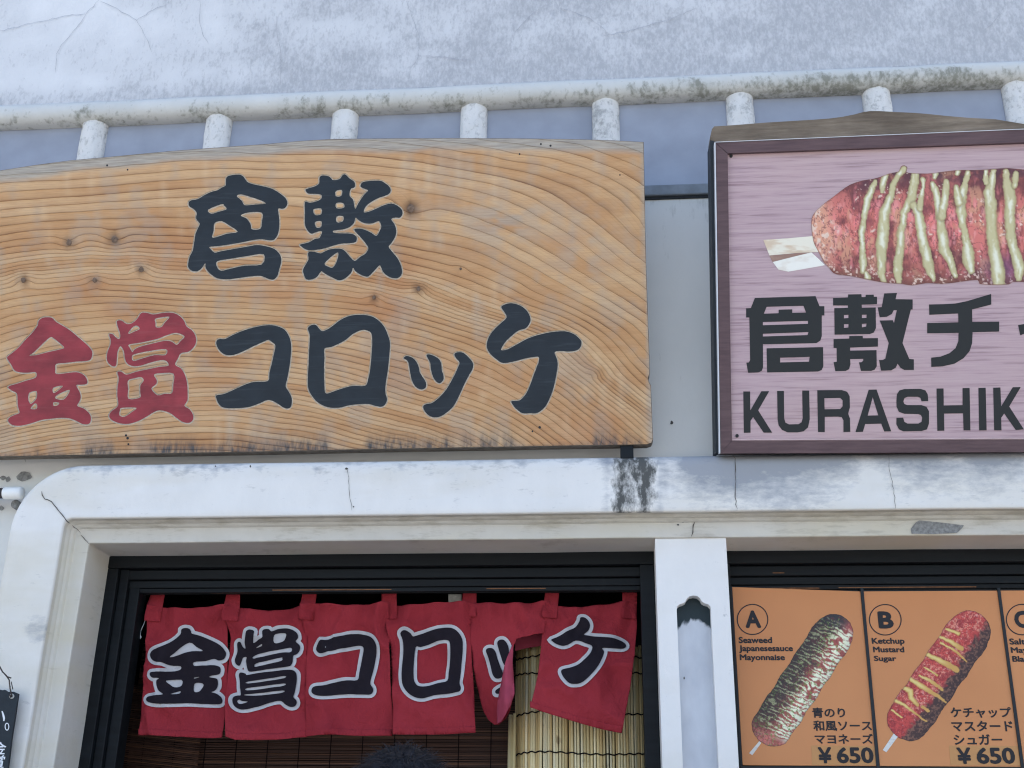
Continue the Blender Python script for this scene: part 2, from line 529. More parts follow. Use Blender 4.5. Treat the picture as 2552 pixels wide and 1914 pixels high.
def soil_sur(w):
    px, py = project(w)
    top = 1147 - 0.0142 * (px - 1276); bot = 1280 - 0.0092 * (px - 1276)
    t = (py - top) / (bot - top)
    a = 0.30 * sstep(0.45, 0.0, t) * sstep(150, 260, px) * sstep(2000, 1500, px)
    lint = (py < bot + 3) & (px > 140)
    # soot below the sign bracket, paler where water runs down the middle
    e = np.abs(px - 1577 - 5 * np.sin(t * 4)) + 20 * (fbm(px / 26, py / 30) - .5)
    soot = 0.64 * sstep(84, 26, e) * (0.80 + 0.4 * fbm(px / 18, py / 26)) * lint
    soot -= 0.16 * np.exp(-((px - 1580) / 22) ** 2) * sstep(0.1, 0.5, t)
    # blue grey mould washed down under the second sign
    m = sstep(1610, 1740, px) * (1.02 - 0.80 * t) * (0.35 + 1.0 * fbm(px / 150, py / 120, 3)) + 0.28 * np.exp(-((px - 1960) / 90) ** 2) * (1 - t * 0.4)
    m *= 1 - 0.8 * np.exp(-((px - 2170) / 45) ** 2) * sstep(-0.1, 0.5, t)
    wash = np.clip(m, 0, 1) * lint
    wash = wash + 0.62 * np.exp(-((px - 95) / 40) ** 2 - ((py - 1570) / 40) ** 2) + 0.35 * np.exp(-((px - 75) / 30) ** 2 - ((py - 1680) / 22) ** 2)
    wash = wash + 0.40 * np.exp(-((e - 66) / 22) ** 2) * lint + 0.36 * sstep(0.30, 0.0, t) * sstep(0.35, 0.6, fbm(px / 60, py / 25)) * lint * sstep(1700, 1500, px)
    wash = wash + 0.30 * sstep(0.56, 0.72, vnoise(px / 16, py * 0 + 3.3) * 0.6 + vnoise(px / 5, py * 0 + 8.3) * 0.4) * (0.9 - 0.5 * t) * lint * sstep(1500, 1300, px)
    return {'soil_shade': np.clip(a, 0, 1.2), 'soot': np.clip(soot, 0, 1), 'wash': np.clip(wash, 0, 1)}
sur = sweep(face, M_SUR, 'lintel_surround', soil_sur, 420)
inner = [(0.0, 0.075, 0.004), (0.0, 0.0, 0.004), (0.0, -0.061, 0.004), (0.0012, -0.064, 0.0045), (0.004, -0.065, 0.005), (0.02, -0.065, 0.008), (0.034, -0.065, 0.014), (0.0385, -0.0662, 0.016),
         (0.0400, -0.0700, 0.017), (0.0420, -0.0745, 0.018), (0.0455, -0.0775, 0.020), (0.0475, -0.079, 0.021), (0.0490, -0.0845, 0.022), (0.0515, -0.089, 0.023), (0.0538, -0.092, 0.024), (0.0545, -0.100, 0.024), (0.0548, -0.109, 0.024)]
def soil_tone_in(w):
    px, py = project(w)
    return 0.30 * sstep(-0.066, -0.085, w[:, 1]) * sstep(150, 260, px) + 0.35 * fbm(px / 120, py / 30) * (w[:, 1] < -0.06) * sstep(180, 260, px)  # darker tone in the cove, then soil mottling over the face
sweep(inner, M_MOLD, 'inner_moulding', soil_tone_in, 200, False)

# --- pillar between the openings, with its sunk slot
pp = YP(-0.058)
slot_px = [(1691, 1914), (1690, 1800), (1688, 1600), (1686.5, 1520), (1688, 1511), (1693, 1506), (1703, 1503), (1708, 1500), (1711, 1493), (1718, 1486), (1728, 1484), (1738, 1485.5), (1745, 1491), (1749, 1499), (1755, 1503), (1765, 1506), (1771, 1512), (1773, 1520), (1776, 1600), (1782, 1720), (1790, 1800), (1794, 1914)]
w = pp.at(*np.array(slot_px).T)
xa, xb = w[3:17, 0].min(), w[3:17, 0].max()
up = [(x, z) for x, _, z in w[3:18]]
slot = np.array([(xa, 1.05)] + [(np.clip(x, xa, xb), z) for x, z in up] + [(xb, 1.05)])
x0, x1 = 0.0903, 0.2697
outer = np.array([(x0, 1.0), (x1, 1.0), (x1, ZT + 0.0), (x0, ZT + 0.0)])
if area(slot) < 0: slot = slot[::-1]
v, f = fill([outer], [slot], step=0.03)
front = np.stack([v[:, 0], np.full(len(v), -0.058), v[:, 1]], 1)
parts = [(front, f.tolist())]
parts.append(([(p[0], y, p[1]) for y in (-0.058, 0.09) for p in outer], [(i, (i + 1) % 4, (i + 1) % 4 + 4, i + 4) for i in range(4)]))
m_ = len(slot)
parts.append(([(p[0], y, p[1]) for y in (-0.058, -0.026) for p in slot], [(i, i + m_, (i + 1) % m_ + m_, (i + 1) % m_) for i in range(m_)]))
V, F = join(parts)
pil = obj('pillar', V, F, M_PIL, shop, attrs={'soil_shade': np.zeros(len(V))})
nu, nv = 24, 120
gx, gz = np.meshgrid(np.linspace(xa - 0.01, xb + 0.01, nu), np.linspace(1.04, 2.2, nv), indexing='ij')
W = np.stack([gx, np.full_like(gx, -0.026), gz], -1).reshape(-1, 3)
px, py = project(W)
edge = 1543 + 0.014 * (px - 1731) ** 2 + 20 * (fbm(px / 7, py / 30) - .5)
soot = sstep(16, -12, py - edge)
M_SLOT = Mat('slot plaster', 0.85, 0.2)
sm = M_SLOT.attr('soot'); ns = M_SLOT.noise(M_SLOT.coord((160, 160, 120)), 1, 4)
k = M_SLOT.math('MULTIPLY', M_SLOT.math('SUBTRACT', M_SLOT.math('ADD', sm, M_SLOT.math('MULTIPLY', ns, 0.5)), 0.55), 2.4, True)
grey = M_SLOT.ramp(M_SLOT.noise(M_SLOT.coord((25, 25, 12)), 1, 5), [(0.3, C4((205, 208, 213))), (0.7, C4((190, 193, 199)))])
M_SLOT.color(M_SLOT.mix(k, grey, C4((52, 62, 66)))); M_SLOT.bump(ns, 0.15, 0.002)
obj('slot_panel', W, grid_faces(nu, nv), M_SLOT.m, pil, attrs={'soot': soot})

# --- cracks, chips and holes in the plaster
M_HAIRL = mat_plain('hairline crack', (164, 166, 172), 0.95, 0.05, 0.2, 200)
def crack(pts, y, wid=1.1, parent=None, mat=None):
    p = np.asarray(pts, float)
    q = [p[0]]
    for a, b in zip(p[:-1], p[1:]):
        n = max(2, int(np.linalg.norm(b - a) / 9))
        for i in range(1, n + 1):
            c = a + (b - a) * i / n
            q.append(c + (RNG.normal(0, 1.1, 2) if i < n else 0))
    q = np.array(q)
    wd = wid * (0.6 + 0.8 * RNG.random(len(q))); wd[0] *= .3; wd[-1] *= .3
    L = ribbon(q, wd)
    ys = np.interp(np.arange(len(q)), np.linspace(0, len(q) - 1, len(np.atleast_1d(y))), np.atleast_1d(y)) if np.ndim(y) else np.full(len(q), y)
    V = []
    for i, (a, b) in enumerate(L):
        yy = ys[i] if i < len(q) else ys[2 * len(q) - 1 - i]
        V.append(P(a, b, yy))
    n = len(q)
    F = [(i, i + 1, 2 * n - 2 - i, 2 * n - 1 - i) for i in range(n - 1)]
    return obj('crack', V, F, mat or M_CRACK, parent or shop)
crack([(104, 1224), (105, 1233), (112, 1244), (128, 1250), (141, 1266), (155, 1283), (166, 1298), (176, 1305)], -0.1185, 1.0)
crack([(180, 1309), (190, 1317), (201, 1329)], -0.095, 0.9)
crack([(201, 1333), (212, 1345), (221, 1355)], -0.0675, 1.0)
for pts in ([(247, 0), (217, 30), (190, 70), (160, 105), (140, 135), (138, 180)], [(250, 3), (290, 20), (340, 50), (355, 75), (370, 105), (378, 130)],
            [(340, 52), (370, 30), (420, 10)], [(0, 76), (90, 55), (150, 42), (215, 34)], [(500, 0), (497, 50), (505, 85), (520, 110)],
            [(690, 40), (690, 80), (700, 130), (698, 215)], [(1012, 0), (1030, 50), (1045, 90), (1043, 140), (1020, 175)], [(1043, 138), (1100, 142), (1170, 150)],
            [(1280, 85), (1320, 40), (1360, 10)], [(1500, 90), (1570, 75), (1660, 50), (1740, 20)], [(2450, 80), (2480, 50), (2510, 5)], [(1400, 20), (1470, 45), (1520, 85)]):
    crack(pts, -0.004, 0.42, None, M_HAIRL)
crack([(1826, 1134), (1832, 1150), (1834, 1200), (1832, 1240), (1838, 1269)], -0.1185, 0.9)
crack([(1837, 1272), (1832, 1283)], -0.09, 0.9)
crack([(1738, 1287), (1731, 1302), (1727, 1318), (1723, 1337)], -0.0675, 1.2)
crack([(2215, 1130), (2216, 1170), (2228, 1220), (2232, 1268)], -0.1185, 0.5)
crack([(865, 1165), (870, 1210), (876, 1272)], -0.1185, 0.45)
crack([(62, 1141), (64, 1152)], -0.002, 0.6)
M_CHIP = mat_plain('chipped render', (134, 134, 132), 0.95, 0.1, 0.35, 120, 0.6)
flat('plaster_chip', [smooth_loop([(2270, 1318), (2283, 1301), (2292, 1297), (2345, 1302), (2402, 1309), (2398, 1316), (2385, 1328), (2330, 1331), (2272, 1330)], 1)[::1]], YP(-0.0672), M_CHIP, shop)
for c, r in (((1702, 1300), 5), ((1690, 1308), 3), ((1752, 1300), 2.5), ((1762, 1299), 3), ((1770, 1300), 2), ((917, 1280), 2)):
    a = np.linspace(0, 6.28, 9)[:-1]
    flat('plaster_pit', [np.stack([c[0] + r * np.cos(a) * (0.7 + .5 * RNG.random(8)), c[1] + 0.6 * r * np.sin(a)], 1)], YP(-0.0672), M_BLACK, shop)
for c, rx, ry, y in (((1674, 1053), 4, 5, -0.002), ((8, 1191), 9, 6, -0.002), ((20, 1194), 6, 8, -0.002), ((62, 1188), 20, 12, -0.002), ((4, 1266), 6, 6, -0.002), ((1705, 1526 + 164), 1.6, 4, -0.0275), ((537, 1156 + 6), 2, 2, -0.1185), ((624, 1162), 2, 3, -0.1185), ((863, 1168), 4, 3, -0.1185), ((881, 1263), 2, 2, -0.1185)):
    a = np.linspace(0, 6.28, 13)[:-1]
    flat('plaster_pit', [np.stack([c[0] + rx * np.cos(a) * (0.7 + .5 * RNG.random(12)), c[1] + ry * np.sin(a) * (0.7 + .5 * RNG.random(12))], 1)], YP(y), M_CHIP if rx > 4 else M_CRACK, shop)

# --- dark wooden head rails, posts and the room behind
zs = [2.298, 2.268, 2.238, 2.214]
box('head_rail', XL - 0.05, XR, 0.072, 0.16, 2.264, 2.36, M_DARKW, shop, bev=0.003)
box('head_rail', XL - 0.05, XR, 0.092, 0.16, 2.236, 2.2632, M_DARKW, shop, bev=0.003)
box('head_rail', XL - 0.05, XR, 0.104, 0.16, 2.215, 2.2352, M_DARKW, shop, bev=0.002)
box('track', XL - 0.05, XR, 0.110, 0.118, 2.203, 2.2144, M_DARKW, shop, bev=0.001)
box('track', XL - 0.05, XR, 0.130, 0.138, 2.203, 2.2144, M_DARKW, shop, bev=0.001)
for a, b, zz, yy in ((-0.95, -0.62, 2.2085, 0.1085), (-1.13, -0.985, 2.2065, 0.1285), (-0.76, -0.66, 2.2085, 0.1285), (-0.36, -0.20, 2.2092, 0.1085), (0.36, 0.52, 2.206, 0.1085), (0.57, 0.92, 2.207, 0.1085), (0.40, 0.43, 2.243, 0.0905)):
    box('worn_edge', a, b, yy, yy + 0.0015, zz - 0.0012, zz + 0.0012, M_WORN, shop)
for x0_, x1_, y0_, y1_ in ((XL - 0.05, XL + 0.030, 0.074, 0.16), (XL + 0.0302, XL + 0.055, 0.090, 0.16), (XL + 0.0552, XL + 0.085, 0.106, 0.16), (0.052, 0.0895, 0.074, 0.2), (0.272, 0.288, 0.074, 0.2)):
    box('post', x0_, x1_, y0_, y1_, 1.04, 2.2639, M_DARKW, shop, bev=0.002)
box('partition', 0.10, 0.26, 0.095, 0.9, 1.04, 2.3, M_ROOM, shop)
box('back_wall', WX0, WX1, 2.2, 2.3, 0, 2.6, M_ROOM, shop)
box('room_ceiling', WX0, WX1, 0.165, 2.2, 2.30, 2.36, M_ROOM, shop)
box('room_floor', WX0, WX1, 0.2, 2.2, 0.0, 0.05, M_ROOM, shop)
for x in (WX0, WX1 - 0.1):
    box('end_wall', x, x + 0.1, 0.101, 2.2, 0.05, 5.2, M_LOW, shop, attrs={'soil_shade': np.zeros(8)})
# unseen roof slabs, added to keep the sun off the front
V = [(WX0 - .2, -0.25, 5.2), (WX1 + .2, -0.25, 5.2), (WX1 + .2, 2.3, 6.4), (WX0 - .2, 2.3, 6.4)]
obj('roof', V + [(x, y, z + 0.12) for x, y, z in V], BOXF, M_TILE, shop)
box('rear_wall', WX0, WX1, 2.305, 2.4, 0, 6.2, M_LOW, shop, attrs={'soil_shade': np.zeros(8)})

# ------------------------------------------------------------------ carved wooden signboard
def cr(ox, oy, pts, s=4.0):
    p = np.asarray(pts, float)
    return np.stack([ox + p[:, 0] / s, oy + p[:, 1] / s], 1)
def glyph(ox, oy, outers, holes=(), n=3):
    return orient([cr(ox, oy, o) for o in outers], [cr(ox, oy, h) for h in holes], n)

G_KURA = glyph(460, 420, [[(412,150),(415,95),(450,70),(545,60),(590,85),(628,135),(700,160),(790,178),(880,205),(960,255),(1010,300),(1025,350),(1005,390),(970,402),(932,402),(942,480),(945,560),(935,640),(910,690),(880,715),(830,715),(770,705),(690,712),(560,738),(400,765),(320,775),(250,782),(262,805),(300,838),(360,825),(500,800),(640,775),(720,762),(800,772),(880,795),(930,830),(960,880),(962,940),(945,1000),(925,1070),(890,1105),(850,1105),(800,1085),(755,1070),(660,1075),(540,1092),(420,1105),(330,1095),(270,1060),(225,1015),(208,980),(205,945),(165,1000),(120,1025),(75,1020),(40,990),(35,950),(50,880),(80,820),(95,740),(110,650),(135,590),(150,548),(115,500),(120,440),(85,400),(50,380),(40,340),(70,315),(130,305),(190,270),(260,235),(330,215),(370,190),(405,172)]],
    [[(520,275),(565,258),(660,285),(740,310),(810,348),(700,358),(600,365),(570,320)],[(235,410),(370,355),(395,370),(418,405),(340,430),(265,450)],[(560,468),(640,438),(770,440),(772,520),(755,600),(670,605),(660,560),(620,500)],[(300,545),(370,525),(450,570),(530,630),(420,650),(280,690),(290,620)],[(325,925),(460,900),(640,870),(790,855),(770,955),(600,968),(450,1000),(365,1018),(325,985)]])
G_SHIKI = glyph(460, 420, [[(1340,150),(1345,90),(1375,68),(1430,75),(1460,95),(1480,115),(1545,105),(1575,65),(1605,60),(1640,95),(1690,130),(1700,165),(1690,190),(1660,200),(1645,245),(1650,280),(1680,310),(1692,370),(1705,400),(1730,350),(1790,260),(1830,220),(1800,205),(1755,180),(1770,140),(1830,125),(1940,120),(1990,140),(2040,180),(2055,220),(2035,255),(1990,275),(1920,300),(1850,340),(1810,375),(1790,410),(1792,438),(1850,425),(1920,395),(1990,365),(2060,348),(2120,370),(2165,410),(2172,455),(2145,490),(2100,490),(2060,505),(2095,560),(2110,620),(2100,680),(2060,745),(2035,780),(2070,830),(2120,890),(2155,960),(2168,1030),(2150,1075),(2110,1095),(2050,1085),(1990,1045),(1965,1000),(1945,965),(1900,1010),(1840,1070),(1800,1075),(1740,1050),(1700,1020),(1678,990),(1660,1040),(1600,1095),(1540,1115),(1480,1090),(1420,1060),(1380,1035),(1360,1025),(1320,1080),(1270,1105),(1215,1105),(1190,1060),(1180,1010),(1205,960),(1235,905),(1230,850),(1250,828),(1300,832),(1355,845),(1400,825),(1450,805),(1540,798),(1590,815),(1640,870),(1695,920),(1750,880),(1800,850),(1832,795),(1800,740),(1750,680),(1690,610),(1740,598),(1800,612),(1860,640),(1912,670),(1945,620),(1960,580),(1950,540),(1930,525),(1880,545),(1830,550),(1780,540),(1735,515),(1705,490),(1690,540),(1650,580),(1590,605),(1520,615),(1480,622),(1490,640),(1560,645),(1650,648),(1700,665),(1718,700),(1700,735),(1640,745),(1560,750),(1480,770),(1400,795),(1320,810),(1250,815),(1200,802),(1155,770),(1160,755),(1240,735),(1300,700),(1345,690),(1370,625),(1310,635),(1270,650),(1240,635),(1210,590),(1198,540),(1200,440),(1200,335),(1250,340),(1320,325),(1362,300),(1362,262),(1300,252),(1235,250),(1205,215),(1225,200),(1290,180)]],
    [[(1508,225),(1568,215),(1562,272),(1508,275)],[(1512,345),(1580,345),(1590,390),(1515,395)],[(1285,408),(1362,400),(1362,455),(1300,462)],[(1515,480),(1580,475),(1578,525),(1518,535)],[(1300,535),(1362,525),(1362,580),(1315,588)],[(1395,950),(1450,890),(1520,838),(1533,860),(1515,930),(1480,985),(1440,982)]])
G_KIN = glyph(0, 770, [[(375,165),(385,120),(420,90),(470,82),(520,90),(560,130),(620,165),(700,215),(790,290),(870,360),(912,410),(920,450),(905,500),(860,518),(760,525),(650,538),(560,548),(552,600),(560,648),(660,640),(760,630),(830,655),(865,700),(865,745),(810,755),(760,760),(790,820),(805,870),(795,915),(770,965),(830,990),(880,1030),(905,1075),(900,1130),(870,1150),(820,1145),(760,1115),(690,1090),(600,1085),(500,1095),(420,1105),(340,1130),(250,1155),(170,1165),(110,1150),(80,1110),(100,1080),(150,1055),(195,1035),(185,990),(175,940),(170,845),(120,815),(82,785),(100,765),(170,745),(260,715),(355,685),(358,630),(280,635),(200,632),(145,610),(115,560),(95,530),(70,485),(100,455),(180,390),(260,300),(320,240)]],
    [[(293,465),(340,430),(420,350),(500,282),(540,295),(590,335),(640,385),(590,405),(480,430),(370,458)],[(283,860),(300,830),(365,820),(362,895),(310,945),(285,915)],[(305,995),(340,945),(368,950),(365,995)],[(530,785),(625,765),(590,805),(535,838)],[(550,890),(580,850),(690,805),(680,850),(630,905)],[(535,930),(590,935),(575,960),(535,965)]])
G_SHO = glyph(0, 770, [[(1170,160),(1168,120),(1210,115),(1265,150),(1320,140),(1370,95),(1410,40),(1470,40),(1530,55),(1620,40),(1720,38),(1790,70),(1835,120),(1860,175),(1910,210),(1945,260),(1955,320),(1935,375),(1880,425),(1805,440),(1775,490),(1745,555),(1800,590),(1840,650),(1865,740),(1870,830),(1868,910),(1838,965),(1890,1000),(1925,1060),(1920,1110),(1880,1135),(1820,1125),(1760,1085),(1690,1035),(1600,1010),(1540,1025),(1440,1085),(1370,1120),(1280,1145),(1200,1140),(1120,1110),(1088,1070),(1110,1020),(1160,985),(1180,945),(1170,870),(1172,780),(1185,690),(1170,632),(1210,625),(1260,655),(1360,625),(1480,600),(1600,575),(1680,565),(1660,520),(1600,510),(1480,540),(1400,565),(1330,570),(1270,545),(1245,490),(1235,420),(1200,370),(1170,430),(1165,500),(1155,565),(1120,570),(1075,530),(1065,480),(1075,420),(1100,360),(1105,310),(1088,255),(1120,250),(1150,280),(1185,300),(1200,270),(1190,220)]],
    [[(1285,225),(1330,175),(1370,168),(1392,200),(1340,225),(1285,248)],[(1545,100),(1600,85),(1690,78),(1640,140),(1610,180),(1555,182),(1550,140)],[(1285,355),(1400,335),(1560,300),(1680,255),(1760,238),(1840,272),(1800,320),(1760,358),(1710,325),(1640,318),(1520,345),(1400,375),(1340,405),(1320,430),(1295,390)],[(1315,475),(1345,450),(1480,420),(1655,400),(1650,460),(1540,460),(1430,490),(1330,518)],[(1275,715),(1340,690),(1410,680),(1432,715),(1400,760),(1398,830),(1395,885),(1280,895),(1278,800)],[(1535,655),(1600,640),(1730,645),(1728,750),(1715,838),(1640,845),(1570,860),(1508,795),(1555,750),(1562,710)],[(1190,1060),(1195,1010),(1215,985),(1360,985),(1310,1030),(1240,1075)]])
G_KO = glyph(530, 770, [[(35,345),(45,310),(75,298),(125,298),(200,260),(320,210),(450,175),(560,160),(640,170),(715,205),(760,270),(782,350),(780,450),(765,580),(745,690),(728,770),(765,835),(788,890),(785,960),(760,990),(710,985),(650,945),(600,918),(545,908),(470,940),(370,975),(270,988),(170,990),(100,980),(60,945),(40,900),(38,860),(110,848),(200,810),(320,755),(410,728),(550,718),(565,640),(590,540),(610,450),(625,365),(590,330),(555,308),(500,330),(400,375),(300,425),(210,458),(140,460),(90,435),(55,395)]])
G_RO = glyph(530, 770, [[(948,195),(985,160),(1030,160),(1060,195),(1090,220),(1140,205),(1200,165),(1280,105),(1380,65),(1500,58),(1590,75),(1660,120),(1715,185),(1750,270),(1768,345),(1760,480),(1745,620),(1725,750),(1722,830),(1738,900),(1720,950),(1680,975),(1620,965),(1550,948),(1450,950),(1340,965),(1260,985),(1150,980),(1060,940),(1000,880),(955,800),(948,700),(955,560),(962,400),(968,260)]],
    [[(1115,395),(1180,380),(1260,345),(1330,305),(1390,255),(1460,218),(1520,210),(1580,240),(1590,320),(1585,440),(1570,600),(1550,700),(1520,765),(1400,765),(1300,790),(1210,820),(1130,842),(1115,780),(1110,600),(1115,480)]])
G_TSU = glyph(970, 730, [[(145,650),(175,628),(230,645),(270,685),(295,740),(305,790),(335,840),(365,890),(365,940),(330,962),(290,955),(250,920),(220,850),(205,770),(195,710),(180,675)],
    [(372,625),(400,612),(460,635),(500,665),(520,710),(525,770),(540,820),(540,865),(505,900),(465,880),(435,830),(415,760),(408,695)],
    [(650,610),(680,592),(735,595),(790,640),(835,700),(830,760),(790,830),(740,930),(690,1040),(640,1130),(570,1195),(500,1235),(430,1238),(375,1205),(340,1150),(345,1120),(380,1105),(430,1095),(500,1040),(570,960),(640,840),(690,730),(700,690),(665,650)]])
G_KE = glyph(970, 730, [[(1120,150),(1130,125),(1200,102),(1280,115),(1350,155),(1395,215),(1408,270),(1390,320),(1355,355),(1290,375),(1230,420),(1170,475),(1130,530),(1118,570),(1180,562),(1260,520),(1380,455),(1500,415),(1620,390),(1750,382),(1840,410),(1900,460),(1918,500),(1900,550),(1860,575),(1790,585),(1720,580),(1650,590),(1672,660),(1680,720),(1665,820),(1640,940),(1600,1050),(1550,1140),(1480,1195),(1400,1200),(1330,1200),(1265,1155),(1230,1110),(1220,1078),(1300,1070),(1360,1010),(1400,930),(1440,820),(1470,740),(1490,690),(1490,640),(1440,640),(1350,655),(1260,680),(1140,700),(1080,670),(1010,610),(975,550),(978,480),(1010,410),(1060,350),(1120,295),(1170,245),(1150,195)]])

S1 = Plane((0, -0.11, 2.536), math.radians(7))
TOP1 = [(-140, 452), (-60, 436), (0, 426), (90, 412), (173, 401), (260, 393), (346, 385), (420, 378), (496, 372), (580, 366), (663, 360), (740, 353), (819, 348), (900, 346.5), (981, 346), (1130, 345.5), (1276, 346), (1370, 347), (1449, 348.5), (1530, 351), (1603, 355)]
SIDE1 = [(1604.5, 420), (1606, 500), (1607.5, 580), (1609.5, 660), (1612, 740), (1615, 820), (1617.5, 890), (1618, 930), (1614.5, 941), (1616, 952), (1621, 960), (1623, 1010), (1625, 1060), (1626.5, 1094), (1623, 1103), (1612, 1107)]
BOT1 = [(1440, 1109.5), (1276, 1112.5), (960, 1118), (634, 1125), (300, 1131), (0, 1137), (-140, 1140)]
def densify(p, d=14):
    p = np.asarray(p, float); out = []
    for a, b in zip(p, np.roll(p, -1, 0)):
        n = max(1, int(np.linalg.norm(b - a) / d))
        out += [a + (b - a) * i / n for i in range(n)]
    return np.array(out)
out1 = densify(TOP1 + SIDE1 + BOT1, 12)
if area(out1) < 0: out1 = out1[::-1]

KNOTS = [(172, 604, 15, 1.0), (285, 597, 18, 1.1), (352, 672, 14, 0.9), (236, 698, 13, 0.8), (58, 698, 14, 1.0), (1024, 520, 22, 1.3), (932, 742, 10, 0.9), (1043, 720, 13, 1.0), (1148, 670, 7, 0.5), (1480, 930, 9, 0.7), (1150, 1070 + 0, 5, 0.4)]
def grain(v):
    """annual rings of the plank as a running number, plus masks of its wear, from the place on the board"""
    x, y = v[:, 0], v[:, 1]
    w = np.clip((y - 360) / 760, 0, 1)
    t = np.clip((x + 140) / 1760, 0, 1)
    top = -0.09 * x + 0.36 * 1760 * t ** 3 / 3
    bot = 85 * np.exp(-(x + 60) / 230) + 0.72 * 1760 * t ** 2.8 / 2.8 - 0.04 * x
    F = top * (1 - w) ** 1.3 + bot * (1 - (1 - w) ** 1.3)
    g = y - F
    g = g + 60 * (fbm(x / 620 + 3, y / 240, 2) - 0.5) + 15 * (fbm(x / 240, y / 130 + 8, 3) - 0.5) + 2.6 * (fbm(x / 46, y / 20 + 2) - 0.5)
    kn = np.zeros(len(x))
    for kx, ky, r, a in KNOTS:
        q = ((x - kx) / (r * 1.9)) ** 2 + ((y - ky) / (r * 1.5)) ** 2
        g = g + a * 15 * np.exp(-q) * np.sign(ky - 640 + 0.01)
        kn = np.maximum(kn, a * np.exp(-(((x - kx) / (r * 0.8)) ** 2 + ((y - ky) / (r * 1.0)) ** 2) ** 1.2))
    # ring spacing varies over the plank
    gg = np.linspace(-900, 2200, 3101)
    sp = 5.5 + 30 * vnoise(gg / 110, gg * 0 + 3.5) ** 1.7 * sstep(-100, 500, gg) + 9 * vnoise(gg / 27, gg * 0 + 9.5) ** 1.5
    run = np.concatenate([[0], np.cumsum(1 / sp[1:])])
    ring = np.interp(g, gg, run)
    top_y = np.interp(x, [p[0] for p in TOP1], [p[1] for p in TOP1])
    bot_y = np.interp(x, [p[0] for p in BOT1[::-1]], [p[1] for p in BOT1[::-1]])
    gr = 1.15 * sstep(36, 20, y - top_y + 10 * (vnoise(x / 60, y * 0) - .5))
    gr = np.maximum(gr, 0.8 * sstep(10, 2, 1604 + (y - 355) * 0.029 - x))
    gr = np.maximum(gr, 0.75 * np.exp(-((x - 1250) / 130) ** 2 - ((y - 545) / 75) ** 2) * sstep(0.42, 0.6, fbm(x / 30, y / 22)))
    gr = np.maximum(gr, 0.55 * np.exp(-((x - 1450) / 90) ** 2 - ((y - 620) / 130) ** 2) * sstep(0.45, 0.62, fbm(x / 26, y / 30)))
    gr = np.maximum(gr, 0.34 * sstep(0.52, 0.66, fbm(x / 34 + 40, y / 70)))
    st = sstep(0.42, 0.62, vnoise(x / 9, y * 0 + 2) * 0.5 + vnoise(x / 60, y * 0 + 6) * 0.7)
    dk = st * sstep(64, 10, (bot_y - y) + 10 * (vnoise(x / 11, y * 0 + 4.4) - .5)) * (0.5 + 0.6 * sstep(34, 8, bot_y - y))
    dk = np.maximum(dk, 0.85 * sstep(34, 6, bot_y - y + 8 * vnoise(x / 20, y / 8)) * sstep(420, 470, x) * sstep(640, 560, x))
    dk = np.maximum(dk, 0.7 * sstep(6, 1, bot_y - y))
    red = sstep(0.5, 0.8, fbm(x / 240 + 9, y / 120)) * 0.8 + 0.7 * np.exp(-((x - 400) / 160) ** 2 - ((y - 640) / 40) ** 2) + 0.6 * np.exp(-((x - 980) / 40) ** 2 - ((y - 770) / 160) ** 2)
    return {'ring': ring, 'grey': gr, 'dark': dk, 'knot': kn, 'red': np.clip(red, 0, 1), 'pale': np.clip(sstep(0.55, 0.72, fbm(x / 12 + 5, y / 90 + 2)) * sstep(0.42, 0.6, fbm(x / 170 + 60, y / 110)) + 0.8 * np.exp(-((x - 880) / 40) ** 2 - ((y - 900) / 50) ** 2), 0, 1)}

mw = Mat('sign board wood', 0.62, 0.25)
ring = mw.attr('ring')
fr = mw.math('FRACT', ring)
fib = mw.noise(mw.coord((14, 14, 260)), 1, 4, 0.6)
early = mw.ramp(mw.noise(mw.coord((5, 5, 18)), 1, 4), [(0.3, C4((194, 146, 98))), (0.7, C4((214, 174, 126)))])
early = mw.mix(mw.math('MULTIPLY', mw.attr('red'), 0.65), early, C4((186, 126, 82)))
wh = mw.N.new('ShaderNodeTexWhiteNoise'); wh.noise_dimensions = '1D'
mw.L.new(mw.math('FLOOR', ring), wh.inputs['W'])
early = mw.mix(mw.ramp(wh.outputs['Value'], [(0.45, 0.0), (1.0, 0.42)]), early, C4((186, 132, 82)))
early = mw.mix(mw.ramp(wh.outputs['Value'], [(0.0, 0.40), (0.4, 0.0)]), early, C4((224, 192, 150)))
fr3 = mw.math('FRACT', mw.math('MULTIPLY', ring, 3.37))
early = mw.mix(mw.math('MULTIPLY', mw.ramp(fr3, [(0.0, 0.0), (0.8, 0.25), (1.0, 1.0)]), 0.22), early, C4((150, 104, 66)))
line = mw.ramp(fr, [(0.0, 0.30), (0.10, 0.04), (0.55, 0.08), (0.80, 0.42), (0.93, 1.0), (1.0, 0.55)])
linev = mw.math('MULTIPLY', mw.math('MULTIPLY', line, mw.ramp(wh.outputs['Value'], [(0.0, 0.45), (1.0, 1.0)])), mw.ramp(mw.noise(mw.coord((3, 3, 11)), 1, 4), [(0.32, 0.12), (0.68, 1.0)]))
col = mw.mix(linev, early, C4((112, 70, 42)))
fb2 = mw.noise(mw.coord((22, 22, 520)), 1, 3, 0.6)
col = mw.mix(mw.math('MULTIPLY', mw.ramp(fb2, [(0.5, 0.0), (0.72, 1.0)]), 0.30), col, C4((138, 92, 56)))
col = mw.mix(mw.math('MULTIPLY', fib, 0.22), col, C4((156, 114, 82)))
col = mw.mix(mw.math('MULTIPLY', mw.attr('knot'), 0.9, True), col, C4((92, 66, 48)))
col = mw.mix(mw.math('MULTIPLY', mw.attr('pale'), 0.16), col, C4((226, 204, 172)))
